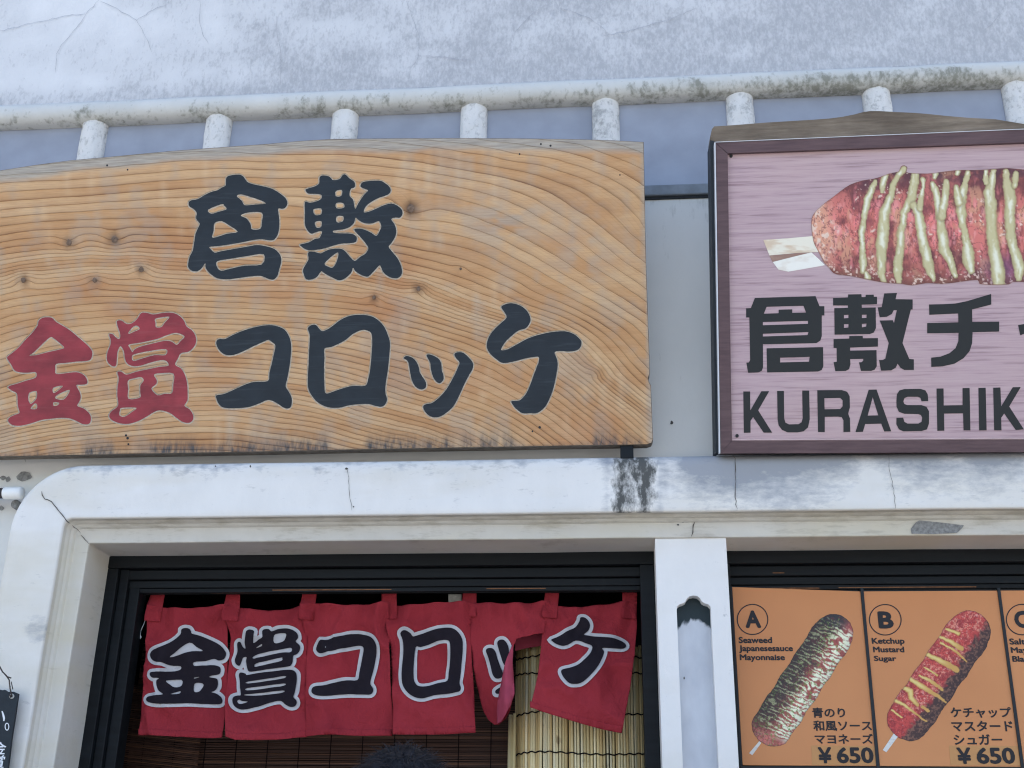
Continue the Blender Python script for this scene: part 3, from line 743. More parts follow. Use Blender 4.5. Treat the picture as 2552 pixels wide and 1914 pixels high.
gry = mw.ramp(fib, [(0.3, C4((140, 134, 124))), (0.7, C4((182, 174, 160)))])
col = mw.mix(mw.math('MULTIPLY', mw.attr('grey'), 0.8), col, gry)
col = mw.mix(mw.math('MULTIPLY', mw.attr('dark'), mw.ramp(mw.noise(mw.coord((120, 120, 30)), 1, 3), [(0.35, 0.35), (0.65, 0.95)])), col, C4((84, 80, 78)))
mw.color(col)
h = mw.math('SUBTRACT', mw.math('MULTIPLY', mw.ramp(fr, [(0, 0.15), (0.2, 0.0), (0.85, 0.75), (0.93, 1.0), (1.0, 0.2)]), 1.0), mw.math('MULTIPLY', fib, 0.25))
mw.bump(h, 0.75, 0.004)
M_WOOD = mw.m
M_EDGEW = mat_plain('weathered board edge', (122, 112, 100), 0.85, 0.15, 0.3, 60, 0.4)
M_GROOVE = mat_plain('carved groove', (184, 172, 154), 0.9, 0.1, 0.25, 150)
def mat_paint(name, c, worn):
    m = Mat(name, 0.55, 0.3)
    a = m.noise(m.coord((9, 9, 130)), 1, 5, 0.62); b = m.noise(m.coord((14, 14, 22)), 1, 5, 0.6)
    base = m.ramp(b, [(0.3, C4(tuple(x * 0.86 for x in c))), (0.72, C4(tuple(x * 1.12 for x in c)))])
    m.color(m.mix(m.ramp(a, [(0.55, 0.0), (0.78, 0.38)]), base, C4(worn)))
    m.bump(a, 0.3, 0.002)
    return m.m
M_SLATE = mat_paint('slate black paint', (33, 39, 44), (74, 80, 84))
M_RED = mat_paint('dull red paint', (142, 52, 58), (166, 92, 92))

b0 = S1.at(np.array(735.), np.array(1130.), -0.03)
sign1 = thing('wooden_signboard', 'long carved timber signboard with dark and red brush lettering above the curtained opening', 'signboard', tuple(b0))
glyphs1 = [('倉', G_KURA, M_SLATE), ('敷', G_SHIKI, M_SLATE), ('金', G_KIN, M_RED), ('賞', G_SHO, M_RED), ('コ', G_KO, M_SLATE), ('ロ', G_RO, M_SLATE), ('ッ', G_TSU, M_SLATE), ('ケ', G_KE, M_SLATE)]
GW = 3.0
cut = []
for _, L, _m in glyphs1:
    for q in L: cut.append(offset_loop(q, GW))
v, f = fill([out1], cut, step=(15, 9))
w = S1.at(v[:, 0], v[:, 1], 0.0)
at = grain(v)
board = obj('board', w, f[:, ::-1], M_WOOD, sign1, attrs=at)
# edges and back of the plank
n = len(out1)
w0 = S1.at(out1[:, 0], out1[:, 1], 0.0); wb = w0 - S1.n * 0.045
rim = offset_loop(out1, 1.2)
wr = S1.at(rim[:, 0], rim[:, 1], -0.002); wrb = S1.at(rim[:, 0], rim[:, 1], -0.002) - S1.n * 0.042
W = np.concatenate([w0, wr, wrb, wb]); F = []
for k in range(3):
    F += [(k * n + i, k * n + (i + 1) % n, (k + 1) * n + (i + 1) % n, (k + 1) * n + i) for i in range(n)]
vb, fb = fill([out1]); ob = len(W)
W = np.concatenate([W, S1.at(vb[:, 0], vb[:, 1], 0.0) - S1.n * 0.045]); F += [tuple(int(i) + ob for i in t) for t in fb]
obj('board_edge', W, F, M_EDGEW, sign1)
for nm, L, mt in glyphs1:
    lo = flat('letter', L, S1, mt, sign1, off=-0.0012)
    Vg, Fg = [], []
    for q in L:
        a, m2, c = offset_loop(q, GW), offset_loop(q, GW * 0.5), q
        wv = [S1.at(a[:, 0], a[:, 1], 0.0), S1.at(m2[:, 0], m2[:, 1], -0.0024), S1.at(c[:, 0], c[:, 1], -0.0012)]
        o_ = len(Vg); m = len(q)
        for k in wv: Vg.extend(k.tolist())
        for k in range(2):
            Fg += [(o_ + k * m + i, o_ + k * m + (i + 1) % m, o_ + (k + 1) * m + (i + 1) % m, o_ + (k + 1) * m + i) for i in range(m)]
    obj('carved_outline', Vg, Fg, M_GROOVE, lo)
# knots stand out, nail holes
M_KNOT = mat_plain('knot', (112, 92, 76), 0.7, 0.25, 0.35, 140, 0.3)
for kx, ky, r, a in KNOTS[:9]:
    t_ = np.linspace(0, 2 * math.pi, 15)[:-1]
    L = np.stack([kx + 0.42 * r * np.cos(t_) * (0.85 + 0.3 * RNG.random(14)), ky + 0.5 * r * np.sin(t_) * (0.85 + 0.3 * RNG.random(14))], 1)
    vv, ff = fill([L], step=3)
    d = np.clip(1 - (((vv[:, 0] - kx) / (0.5 * r)) ** 2 + ((vv[:, 1] - ky) / (0.58 * r)) ** 2), 0, 1)
    obj('knot', S1.at(vv[:, 0], vv[:, 1], 0.0004 + 0.0025 * d), ff[:, ::-1], M_KNOT, sign1, smooth=True)
for x, y, r in ((314, 1085, 3), (318, 1092, 3.4), (320, 1107, 2.6), (1345, 1065, 3.4), (1327, 1075, 2.4), (267, 412, 2.6), (318, 423, 2.2), (1348, 359, 2.5), (1372, 363, 2.8), (1295, 384, 2.4), (1545, 436, 2)):
    t_ = np.linspace(0, 2 * math.pi, 9)[:-1]
    flat('nail_hole', [np.stack([x + r * np.cos(t_), y + r * np.sin(t_)], 1)], S1, M_BLACK, sign1, off=0.0005)
# bracket that carries the board on the lintel
bx = P(1562, 1120, -0.085)
box('bracket', bx[0] - 0.017, bx[0] + 0.017, -0.105, -0.07, 2.500, 2.545, M_DARKW, sign1, bev=0.002)

# ------------------------------------------------------------------ picture signboard on the right
S2 = Plane((0, -0.13, 2.5), math.radians(14.5))
b0 = S2.at(np.array(2340.), np.array(1128.), -0.05)
sign2 = thing('picture_signboard', 'dark framed pink signboard with printed corn dog leaning out under a weathered timber top', 'signboard', tuple(b0))
M_OLDW = Mat('weathered grey timber', 0.85, 0.15)
q1 = M_OLDW.noise(M_OLDW.coord((9, 40, 90)), 1, 5, 0.65); q2 = M_OLDW.noise(M_OLDW.coord((6, 6, 12)), 1, 4)
M_OLDW.color(M_OLDW.mix(q1, M_OLDW.ramp(q2, [(0.3, C4((118, 107, 95))), (0.7, C4((172, 158, 140)))]), C4((76, 66, 57))))
M_OLDW.bump(q1, 0.7, 0.006); M_OLDW = M_OLDW.m
M_FRAME = Mat('brown frame wood', 0.5, 0.35)
q1 = M_FRAME.noise(M_FRAME.coord((12, 40, 120)), 1, 5, 0.6)
M_FRAME.color(M_FRAME.ramp(q1, [(0.3, C4((78, 58, 62))), (0.72, C4((100, 78, 80)))])); M_FRAME.bump(q1, 0.12, 0.001); M_FRAME = M_FRAME.m
M_ALU = mat_plain('pale metal edge', (205, 208, 212), 0.35, 0.5, 0.05, 20)
M_BKS = mat_plain('black side board', (36, 42, 48), 0.6, 0.3, 0.2, 30)
mp = Mat('pink wood print', 0.42, 0.4)
a1 = mp.noise(mp.coord((5, 5, 150)), 1, 5, 0.65, 0.2); a2 = mp.noise(mp.coord((16, 16, 420)), 1, 4, 0.6); a3 = mp.noise(mp.coord((1.2, 1, 2.4)), 1, 3)
c1 = mp.ramp(a1, [(0.34, C4((146, 120, 127))), (0.47, C4((182, 156, 161))), (0.7, C4((192, 168, 171)))])
c1 = mp.mix(mp.math('MULTIPLY', mp.math('SUBTRACT', a2, 0.45), 1.4, True), c1, C4((172, 142, 150)))
c1 = mp.mix(mp.ramp(a3, [(0.4, 0.0), (0.65, 0.45)]), c1, C4((196, 168, 162)))
mp.color(c1); M_PINK = mp.m

FT = lambda x: 355 - 0.0425 * (x - 1782)
wood_top = [(1788, 1128), (1780, 700), (1774, 430), (1771, 352), (1770.5, 343), (1774, 322), (1780, 315), (1840, 311), (1900, 306), (1965, 302), (2030, 298), (2070, 295), (2100, 291), (2130, 285), (2152, 279), (2170, 276.5), (2190, 276.5), (2230, 279), (2275, 281), (2313, 284), (2360, 289), (2420, 294), (2480, 297), (2552, 309), (2640, 314), (2760, 312), (2900, 309), (2900, 1122)]
slab('backing_timber', densify(wood_top, 25), S2, M_OLDW, sign2, 0.075, off=-0.0235)
slab('side_board', [(1770, 349), (1779.8, 352), (1792, 1129), (1784, 1129)], S2, M_BKS, sign2, 0.10, off=-0.012)
def strip(name, q, mat, off, th):
    return slab(name, q, S2, mat, sign2, th, off=off)
strip('frame_rail', [(1784, 356), (2900, FT(2900)), (2900, 342), (1814, 382)], M_FRAME, 0.012, 0.03)
strip('frame_rail', [(1824, 1099), (2900, 1093.5), (2900, 1124), (1796, 1130)], M_FRAME, 0.012, 0.03)
strip('frame_stile', [(1784, 357), (1813.6, 383), (1823.6, 1098.6), (1796, 1129.4)], M_FRAME, 0.0118, 0.03)
strip('edge_strip', [(1780.2, 355), (1783.2, 355), (1795.3, 1130), (1792.3, 1130)], M_ALU, 0.014, 0.03)
strip('edge_strip', [(1783.4, FT(1784) - 1.6), (2900, FT(2900) - 1.6), (2900, FT(2900) - 0.2), (1783.4, FT(1784) - 0.2)], M_ALU, 0.014, 0.03)
panel = strip('sign_panel', [(1813, 381), (2900, 341), (2900, 1094.5), (1824, 1099.5)], M_PINK, 0.0, 0.01)
strip('panel_bead', [(1824, 1094.5), (2900, 1089), (2900, 1091.5), (1824, 1097.5)], mat_plain('pale bead', (206, 182, 182), 0.5, 0.3), 0.002, 0.002)
for x, y in ((1822, 388), (1837, 1086)):
    t_ = np.linspace(0, 2 * math.pi, 11)[:-1]
    slab('screw', np.stack([x + 4.2 * np.cos(t_), y + 4.6 * np.sin(t_)], 1), S2, M_BLACK, sign2, 0.002, off=0.0022)

M_INK = mat_plain('dark slate lettering', (27, 31, 33), 0.5, 0.35, 0.06, 20)
G2 = [
 glyph(1770, 710, [[(445,130),(1050,112),(1090,212),(1138,212),(1138,305),(1112,305),(1112,510),(1098,555),(1060,580),(525,592),(527,820),(515,855),(480,873),(378,876),(360,775),(385,772),(398,750),(390,325),(358,325),(358,233),(405,230)],
   [(562,632),(1125,620),(1128,810),(1112,848),(1075,863),(567,873)]],
   [[(562,218),(930,208),(955,275),(818,278),(818,243),(682,247),(682,282),(535,287)],[(525,370),(975,358),(975,388),(525,402)],[(525,487),(980,470),(970,500),(525,514)],[(697,725),(992,717),(985,765),(697,773)]], 1),
 glyph(1770, 710, [[(1225,130),(1373,125),(1375,95),(1507,92),(1510,122),(1548,120),(1550,98),(1630,97),(1632,118),(1663,118),(1663,192),(1510,198),(1512,228),(1650,225),(1652,430),(1630,475),(1590,490),(1240,496),(1237,232),(1373,228),(1373,205),(1225,205)],
   [(1230,540),(1385,535),(1387,510),(1520,508),(1522,532),(1672,530),(1672,615),(1395,625),(1395,655),(1658,650),(1660,810),(1640,845),(1605,857),(1503,858),(1483,772),(1510,770),(1525,755),(1525,737),(1395,740),(1398,790),(1385,840),(1350,858),(1247,860),(1230,770),(1262,765),(1260,630),(1230,628)],
   [(1735,85),(1862,80),(1848,142),(2018,145),(2018,245),(2000,245),(1917,580),(1985,738),(2030,742),(2030,848),(1935,848),(1895,825),(1868,785),(1850,825),(1805,852),(1703,855),(1683,750),(1720,748),(1745,735),(1780,580),(1690,355),(1820,352),(1832,380),(1860,252),(1830,252),(1810,290),(1760,318),(1690,322),(1670,225),(1710,220)]],
   [[(1333,300),(1378,298),(1378,330),(1333,333)],[(1512,298),(1558,296),(1558,328),(1512,330)],[(1333,392),(1378,390),(1378,424),(1333,428)],[(1512,388),(1558,385),(1555,415),(1512,423)]], 1),
 glyph(1999, 710, [[(1265,195),(1400,192),(1530,185),(1650,160),(1885,90),(1887,195),(1695,245),(1697,370),(1965,365),(1965,465),(1700,472),(1695,580),(1670,660),(1610,730),(1520,785),(1400,812),(1288,817),(1287,725),(1380,715),(1470,680),(1530,630),(1558,560),(1560,478),(1247,483),(1247,380),(1558,373),(1556,285),(1268,298)]], (), 1),
 glyph(1999, 710, [[(2153,400),(2211,390),(2300,372),(2310,470),(2211,488),(2175,503)]], (), 1),
 glyph(1770, 710, [[(330,1062),(397,1062),(400,1250),(510,1060),(588,1060),(478,1250),(618,1473),(533,1473),(428,1318),(402,1355),(402,1473),(335,1475)]], (), 1),
 glyph(1770, 710, [[(667,1057),(735,1057),(737,1330),(750,1372),(785,1390),(880,1388),(910,1370),(922,1330),(917,1053),(987,1053),(992,1340),(975,1420),(930,1460),(870,1470),(770,1470),(715,1445),(682,1400),(672,1340)]], (), 1),
 glyph(1770, 710, [[(1067,1050),(1310,1048),(1365,1065),(1390,1110),(1393,1220),(1375,1283),(1393,1330),(1397,1465),(1328,1467),(1328,1350),(1310,1318),(1275,1313),(1142,1315),(1142,1467),(1075,1467)]], [[(1138,1130),(1295,1127),(1320,1150),(1320,1210),(1295,1237),(1140,1240)]], 1),
 glyph(1770, 710, [[(1580,1045),(1658,1043),(1805,1460),(1735,1462),(1705,1383),(1545,1387),(1522,1465),(1448,1467)]], [[(1620,1120),(1675,1300),(1570,1303)]], 1),
 glyph(1999, 710, [[(940,1150),(945,1090),(970,1052),(1020,1038),(1180,1036),(1230,1052),(1252,1090),(1258,1158),(1190,1160),(1180,1125),(1155,1115),(1050,1115),(1020,1130),(1010,1160),(1018,1185),(1045,1198),(1190,1198),(1240,1215),(1265,1260),(1265,1380),(1245,1440),(1190,1457),(1010,1460),(965,1440),(940,1390),(940,1325),(1008,1323),(1020,1365),(1050,1382),(1160,1382),(1190,1365),(1197,1325),(1185,1298),(1155,1288),(1020,1285),(965,1265),(942,1215)]], (), 1),
 glyph(1999, 710, [[(1340,1033),(1410,1032),(1412,1202),(1600,1198),(1600,1028),(1670,1028),(1678,1450),(1610,1450),(1605,1280),(1415,1283),(1418,1453),(1348,1455)]], (), 1),
 glyph(1999, 710, [[(1758,1027),(1830,1025),(1840,1450),(1765,1450)]], (), 1),
 glyph(1999, 710, [[(1905,1025),(1977,1022),(1985,1210),(2100,1020),(2180,1018),(2065,1212),(2211,1440),(2130,1447),(2015,1282),(1985,1325),(1988,1450),(1915,1450)]], (), 1),
]
for L in G2:
    flat('letter', L, S2, M_INK, panel, off=0.0008)

# --- printed pictures: colours laid out point by point on a fine flat sheet
def mat_print(name, rough=0.45):
    m = Mat(name, rough, 0.4)
    m.color(m.attr('print', True))
    return m.m
M_PRINT = mat_print('printed picture')
def poly_sd(x, y, loop):
    """signed distance in pixels, positive inside"""
    p = np.stack([x, y], 1); a = np.asarray(loop, float); b = np.roll(a, -1, 0)
    out = np.empty(len(p))
    for s in range(0, len(p), 4000):
        q = p[s:s + 4000, None]
        ab = (b - a)[None]; t = np.clip(((q - a[None]) * ab).sum(-1) / ((ab ** 2).sum(-1) + 1e-9), 0, 1)
        out[s:s + 4000] = np.sqrt((((q - a[None]) - ab * t[..., None]) ** 2).sum(-1)).min(1)
    return np.where(winding(p, [a]) != 0, out, -out)
def line_d(x, y, pts):
    """distance to a stroke over its local half-width (below 1 inside)"""
    p = np.asarray(pts, float); best = np.full(len(x), 1e9)
    for (ax, ay, ar), (bx_, by_, br) in zip(p[:-1], p[1:]):
        dx, dy = bx_ - ax, by_ - ay
        t = np.clip(((x - ax) * dx + (y - ay) * dy) / (dx * dx + dy * dy + 1e-9), 0, 1)
        best = np.minimum(best, np.hypot(x - ax - dx * t, y - ay - dy * t) / (ar + (br - ar) * t))
    return best
def lerp(a, b, t):
    return a + (b - a) * t[:, None]
def printed(name, plane, parent, loop, step, paint, off):
    """flat sheet cut along the picture's outline, coloured point by point"""
    L = np.asarray(loop, float); L = L if area(L) > 0 else L[::-1]
    v, f = fill([L], step=step)
    c = np.clip(paint(v[:, 0], v[:, 1], np.maximum(poly_sd(v[:, 0], v[:, 1], L), 0)), 0, 255)
    lin = s2l(c)
    return obj(name, plane.at(v[:, 0], v[:, 1], off), f[:, ::-1], M_PRINT, parent, attrs={'print': np.concatenate([lin, np.ones((len(lin), 1))], 1)})

dog_loop = smooth_loop(cr(1999, 380, [(95,760),(92,690),(105,630),(150,570),(230,500),(300,450),(390,380),(480,320),(600,280),(720,260),(800,235),(880,205),(960,190),(985,140),(1020,128),(1050,150),(1040,195),(1100,205),(1250,210),(1380,195),(1550,175),(1750,175),(1900,165),(2050,155),(2211,170),(2500,175),(2900,200),(3300,300),(3450,600),(3400,950),(3200,1200),(2800,1290),(2400,1300),(2211,1290),(2100,1290),(2060,1315),(1900,1320),(1770,1310),(1750,1270),(1600,1285),(1400,1310),(1250,1300),(1100,1325),(1000,1310),(850,1300),(720,1280),(600,1255),(480,1230),(380,1220),(310,1200),(270,1150),(220,1100),(180,1020),(140,950),(110,880)]), 2)
MUST = [[(730,290,24),(690,380,32),(650,470,36),(635,560,35),(615,680,30),(590,800,34),(600,900,27),(605,1000,34),(610,1100,42),(605,1180,33)],[(645,1200,20),(655,1245,36)],
 [(830,235,35),(800,320,32),(800,395,16)],[(1012,165,36),(960,230,26),(900,330,32),(890,420,36),(850,520,44),(820,600,54),(815,700,60),(810,800,62),(795,900,64),(790,1000,56),(790,1100,48),(790,1200,43),(815,1280,32)],
 [(1130,220,44),(1110,330,48),(1095,440,48),(1060,520,44),(1010,600,34),(1005,700,34),(985,800,42),(980,900,40),(975,1000,46),(960,1100,52),(955,1200,46),(965,1290,28)],
 [(1110,520,34),(1160,620,48),(1180,720,54),(1190,820,50),(1210,920,50),(1240,1020,55),(1260,1120,60),(1285,1200,42),(1310,1270,20)],[(1205,270,30),(1205,350,16),(1185,450,28),(1170,560,34)],
 [(1300,310,26),(1330,390,42),(1350,480,34),(1360,580,38),(1380,680,44),(1390,780,50),(1410,880,54),(1420,980,58),(1470,1060,44),(1500,1150,36),(1530,1230,26)],[(1330,210,30),(1320,250,20)],
 [(1440,290,30),(1430,400,38),(1410,520,40),(1390,640,44)],[(1650,200,28),(1630,300,28),(1600,400,52),(1580,500,54),(1590,620,48),(1600,720,36),(1625,820,33),(1640,920,50),(1655,1020,68),(1665,1100,60),(1690,1180,36)],
 [(1535,340,24),(1550,420,38),(1565,500,44)],[(1550,190,30),(1545,215,20)],[(1905,190,30),(1890,290,42),(1860,400,60),(1880,500,62),(1885,620,58),(1885,740,58),(1895,860,60),(1915,980,65),(1940,1080,68),(1950,1180,76),(1960,1300,62)],[(1830,180,24),(1835,300,30)],
 [(2035,190,30),(2040,300,42),(2070,400,64),(2075,500,60),(2070,620,58),(2075,740,55),(2085,860,50),(2110,960,50),(2140,1060,60),(2170,1150,60),(2160,1250,40)],[(2130,210,30),(2120,330,34)],
 [(2330,190,40),(2310,500,55),(2340,800,55),(2400,1250,50)],[(2620,190,40),(2600,500,55),(2640,800,55),(2700,1250,50)],[(2920,230,40),(2900,500,55),(2940,800,55),(2980,1200,50)]]
MUST = [[(1999 + x / 4, 380 + y / 4, 1.0 * r / 4) for x, y, r in s] for s in MUST]
def paint_dog(x, y, sd):
    n1 = fbm(x / 30, y / 46, 5); n2 = fbm(x / 9 + 30, y / 13, 4); n3 = fbm(x / 4.2, y / 5, 3)
    c = np.tile(np.array([164., 88, 80]), (len(x), 1))
    c = lerp(c, np.array([188., 106, 98]), sstep(0.42, 0.62, n1))
    c = lerp(c, np.array([120., 62, 64]), sstep(0.50, 0.30, n1))
    c = lerp(c, np.array([190., 140, 112]), 0.8 * sstep(0.52, 0.66, fbm(x / 40 + 70, y / 60)))
    cap = sstep(2110, 2060, x + 0.25 * np.abs(y - 590)) * 0.9
    c = lerp(c, np.array([196., 146, 120]), cap)
    c = lerp(c, np.array([206., 118, 118]), 0.75 * sstep(0.58, 0.72, fbm(x / 13 + 30, y / 34, 3)) * (1 - cap))
    c = lerp(c, np.array([112., 52, 62]), 0.55 * sstep(0.36, 0.26, fbm(x / 16 + 3, y / 26, 4)))
    upp = sstep(60, 0, sd) * sstep(560, 460, y) * sstep(2080, 2180, x)
    c = lerp(c, np.array([84., 46, 62]), 0.75 * upp * sstep(0.35, 0.6, fbm(x / 18, y / 18)))
    low = sstep(24, 0, sd) * sstep(640, 680, y)
    c = lerp(c, np.array([128., 74, 62]), 0.7 * low)
    rnd = np.clip((y - 432) / 275, 0, 1)
    c = c * (0.80 + 0.34 * np.sin(np.pi * np.clip(rnd * 0.9 + 0.06, 0, 1)))[:, None]
    gl = sstep(0.60, 0.70, fbm(x / 10 + 77, y / 30 + 3, 3)) * sstep(0.15, 0.35, rnd) * sstep(0.9, 0.6, rnd)
    c = lerp(c, np.array([232., 164, 160]), 0.55 * gl)
    rid = 1 - np.abs(2 * fbm(x / 11 + 20, y / 17 + 40, 4) - 1)
    c = lerp(c, np.array([96., 50, 50]), 0.55 * sstep(0.90, 0.985, rid))
    flk = sstep(0.68, 0.74, fbm(x / 6.5, y / 8, 3)) * sstep(0.52, 0.64, fbm(x / 34 + 11, y / 40 + 5)) + cap * sstep(0.58, 0.68, fbm(x / 9 + 3, y / 12))
    flk = flk + 0.9 * sstep(0.60, 0.68, fbm(x / 7 + 31, y / 6 + 7, 3)) * sstep(40, 10, sd) * sstep(600, 680, y)
    c = lerp(c, np.array([230., 206, 188]), np.clip(flk, 0, 0.9))
    pur = np.exp(-((x - 2500) / 45) ** 2 - ((y - 670) / 34) ** 2)
    c = lerp(c, np.array([104., 62, 108]), 0.7 * pur)
    for s in MUST:
        d = line_d(x + 6 * (fbm(x / 12, y / 12) - .5) + 3 * (fbm(x / 5, y / 5) - .5), y, s)
        m = sstep(1.02, 0.86, d)
        sh = sstep(1.45, 1.0, d)
        c = lerp(c, c * 0.72, 0.6 * sh * (1 - m))
        mc = lerp(np.tile(np.array([162., 148, 104]), (len(x), 1)), np.array([196., 188, 144]), sstep(1.0, 0.45, d))
        mc = lerp(mc, np.array([228., 228, 206]), sstep(0.6, 0.1, d) * sstep(0.42, 0.62, fbm(x / 14 + 8, y / 30)))
        c = lerp(c, mc, m)
    c = lerp(c, np.array([110., 66, 58]), 0.55 * sstep(3, 0, sd))
    return c
stick1 = np.array([(1902.5, 598), (1960, 594), (2025, 588.5), (2045, 628), (1990, 630), (1917.5, 636.5)])
stick_shade = np.array([(1917.5, 637), (1990, 631), (2022, 629), (1975, 640), (1925, 652.5)])
stick2 = np.array([(1926, 653), (1975, 640.5), (2022, 629), (2040, 645), (2056, 661), (2000, 671), (1965, 677), (1940, 672)])
def flatpaint(base, other, sc):
    return lambda x, y, sd: lerp(np.tile(np.array(base, float), (len(x), 1)), np.array(other, float), 0.8 * sstep(0.55, 0.75, fbm(x / sc, y / (sc * .3))) )
corn = printed('printed_corn_dog', S2, panel, densify(dog_loop, 4), 2.1, paint_dog, 0.0012)
printed('stick_print', S2, corn, densify(stick1, 5), 2.5, flatpaint((232, 226, 208), (206, 182, 154), 50), 0.0009)
printed('stick_print', S2, corn, densify(stick_shade, 5), 2.5, flatpaint((150, 118, 104), (168, 138, 122), 30), 0.0008)  # shadow between the two sticks, coloured as part of the print
printed('stick_print', S2, corn, densify(stick2, 5), 2.5, flatpaint((236, 234, 224), (222, 214, 200), 40), 0.0007)

# ------------------------------------------------------------------ red shop curtain
NY = 0.165
NP = YP(NY)
G_N = [
 glyph(355, 1499, [[(412,345),(420,300),(450,282),(490,285),(510,310),(520,335),(600,355),(700,395),(780,440),(830,500),(835,540),(810,580),(760,590),(720,575),(640,600),(540,620),(545,655),(620,645),(720,640),(775,655),(785,690),(770,730),(700,745),(680,760),(740,770),(755,790),(750,850),(720,890),(690,905),(740,920),(790,960),(800,1000),(775,1025),(690,1028),(500,1030),(350,1040),(200,1040),(120,1025),(88,995),(105,965),(170,958),(255,945),(215,910),(195,860),(195,810),(215,785),(160,785),(135,755),(145,730),(200,725),(300,710),(395,690),(400,655),(300,650),(245,630),(190,625),(140,600),(120,560),(130,520),(160,500),(240,470),(340,410)]],
   [[(308,572),(380,510),(495,425),(560,465),(615,500),(520,510),(430,535)],[(272,802),(410,790),(412,850),(345,865),(300,838)],[(540,830),(600,820),(622,840),(600,885),(575,908),(535,905)],[(540,770),(590,762),(560,775),(540,780)],[(320,940),(405,905),(400,932)]]),
 glyph(355, 1499, [[(1060,320),(1090,295),(1130,305),(1130,350),(1115,420),(1170,390),(1215,365),(1210,310),(1230,288),(1280,290),(1305,310),(1360,285),(1440,278),(1510,295),(1560,330),(1570,375),(1545,410),(1585,450),(1588,500),(1560,540),(1525,555),(1520,610),(1500,650),(1460,660),(1300,670),(1150,690),(1060,695),(1035,660),(1025,590),(1030,550),(1000,560),(985,600),(965,640),(935,625),(925,585),(940,540),(950,490),(950,430),(965,408),(990,415),(1005,455),(1030,470),(1030,420),(1045,360)],
   [(958,730),(975,705),(1020,715),(1035,730),(1120,715),(1260,700),(1420,690),(1510,695),(1550,720),(1560,760),(1550,840),(1535,920),(1520,960),(1545,990),(1548,1020),(1525,1050),(1480,1055),(1430,1030),(1395,1000),(1360,990),(1270,1005),(1140,1045),(1040,1075),(980,1078),(935,1050),(918,1000),(925,960),(960,940),(985,935),(975,860),(968,790)]],
   [[(1325,345),(1370,325),(1430,325),(1445,345),(1420,390),(1380,410),(1322,418)],[(1135,465),(1195,430),(1195,448)],[(1095,545),(1200,515),(1350,490),(1480,470),(1508,490),(1490,518),(1400,515),(1250,540),(1110,565)],[(1110,635),(1130,618),(1250,590),(1390,565),(1405,575),(1395,598),(1270,620),(1130,650)],
    [(1045,798),(1200,775),(1420,748),(1420,768),(1250,790),(1050,815)],[(1045,862),(1200,840),(1415,820),(1410,842),(1250,860),(1045,885)],[(1040,925),(1200,905),(1400,888),(1400,908),(1250,925),(1040,938)],[(958,1000),(975,982),(1000,995),(1050,998),(1010,1018),(975,1025)]]),
 glyph(740, 1499, [[(205,490),(225,440),(265,405),(310,400),(400,380),(520,345),(620,330),(700,342),(760,375),(795,430),(800,490),(785,590),(765,700),(745,780),(740,830),(765,870),(765,905),(740,932),(680,935),(560,935),(440,940),(320,955),(240,955),(185,935),(168,905),(180,870),(215,855),(280,850),(400,820),(510,800),(612,790),(630,720),(650,600),(665,500),(660,455),(620,445),(540,470),(440,500),(350,520),(280,530),(235,525)]]),
 glyph(740, 1499, [[(1038,330),(1060,302),(1100,300),(1140,325),(1160,352),(1200,345),(1300,320),(1420,285),(1520,278),(1590,300),(1640,350),(1665,420),(1665,520),(1655,650),(1645,760),(1635,830),(1650,880),(1640,910),(1600,918),(1500,935),(1380,955),(1280,980),(1200,970),(1130,930),(1075,860),(1055,780),(1055,620),(1062,480),(1058,390)]],
   [[(1185,460),(1240,462),(1330,435),(1420,408),(1510,408),(1540,430),(1545,500),(1535,620),(1520,720),(1508,800),(1420,825),(1330,855),(1250,862),(1205,840),(1180,780),(1175,640)]]),
 glyph(740, 1499, [[(1895,510),(1915,485),(1960,485),(1990,520),(2010,590),(2035,660),(2060,720),(2060,760),(2030,780),(1985,775),(1955,730),(1935,650),(1915,570)],[(2008,435),(2030,405),(2075,405),(2110,450),(2125,510),(2130,590),(2125,660),(2095,668),(2070,640),(2045,570),(2020,490)],[(1982,905),(2000,885),(2060,860),(2100,880),(2060,930),(1995,928)]]),
 glyph(1150, 1470, [[(1180,330),(1190,295),(1230,293),(1270,330),(1285,380),(1270,430),(1225,470),(1300,485),(1400,488),(1500,495),(1580,515),(1630,545),(1640,580),(1610,602),(1540,605),(1410,605),(1425,640),(1410,700),(1370,790),(1300,880),(1220,950),(1150,975),(1090,968),(1040,920),(1010,870),(1005,835),(1035,820),(1110,805),(1190,765),(1260,700),(1300,640),(1305,585),(1240,560),(1145,525),(1070,565),(1010,580),(950,560),(910,530),(905,512),(980,480),(1080,420),(1140,385)]]),
]
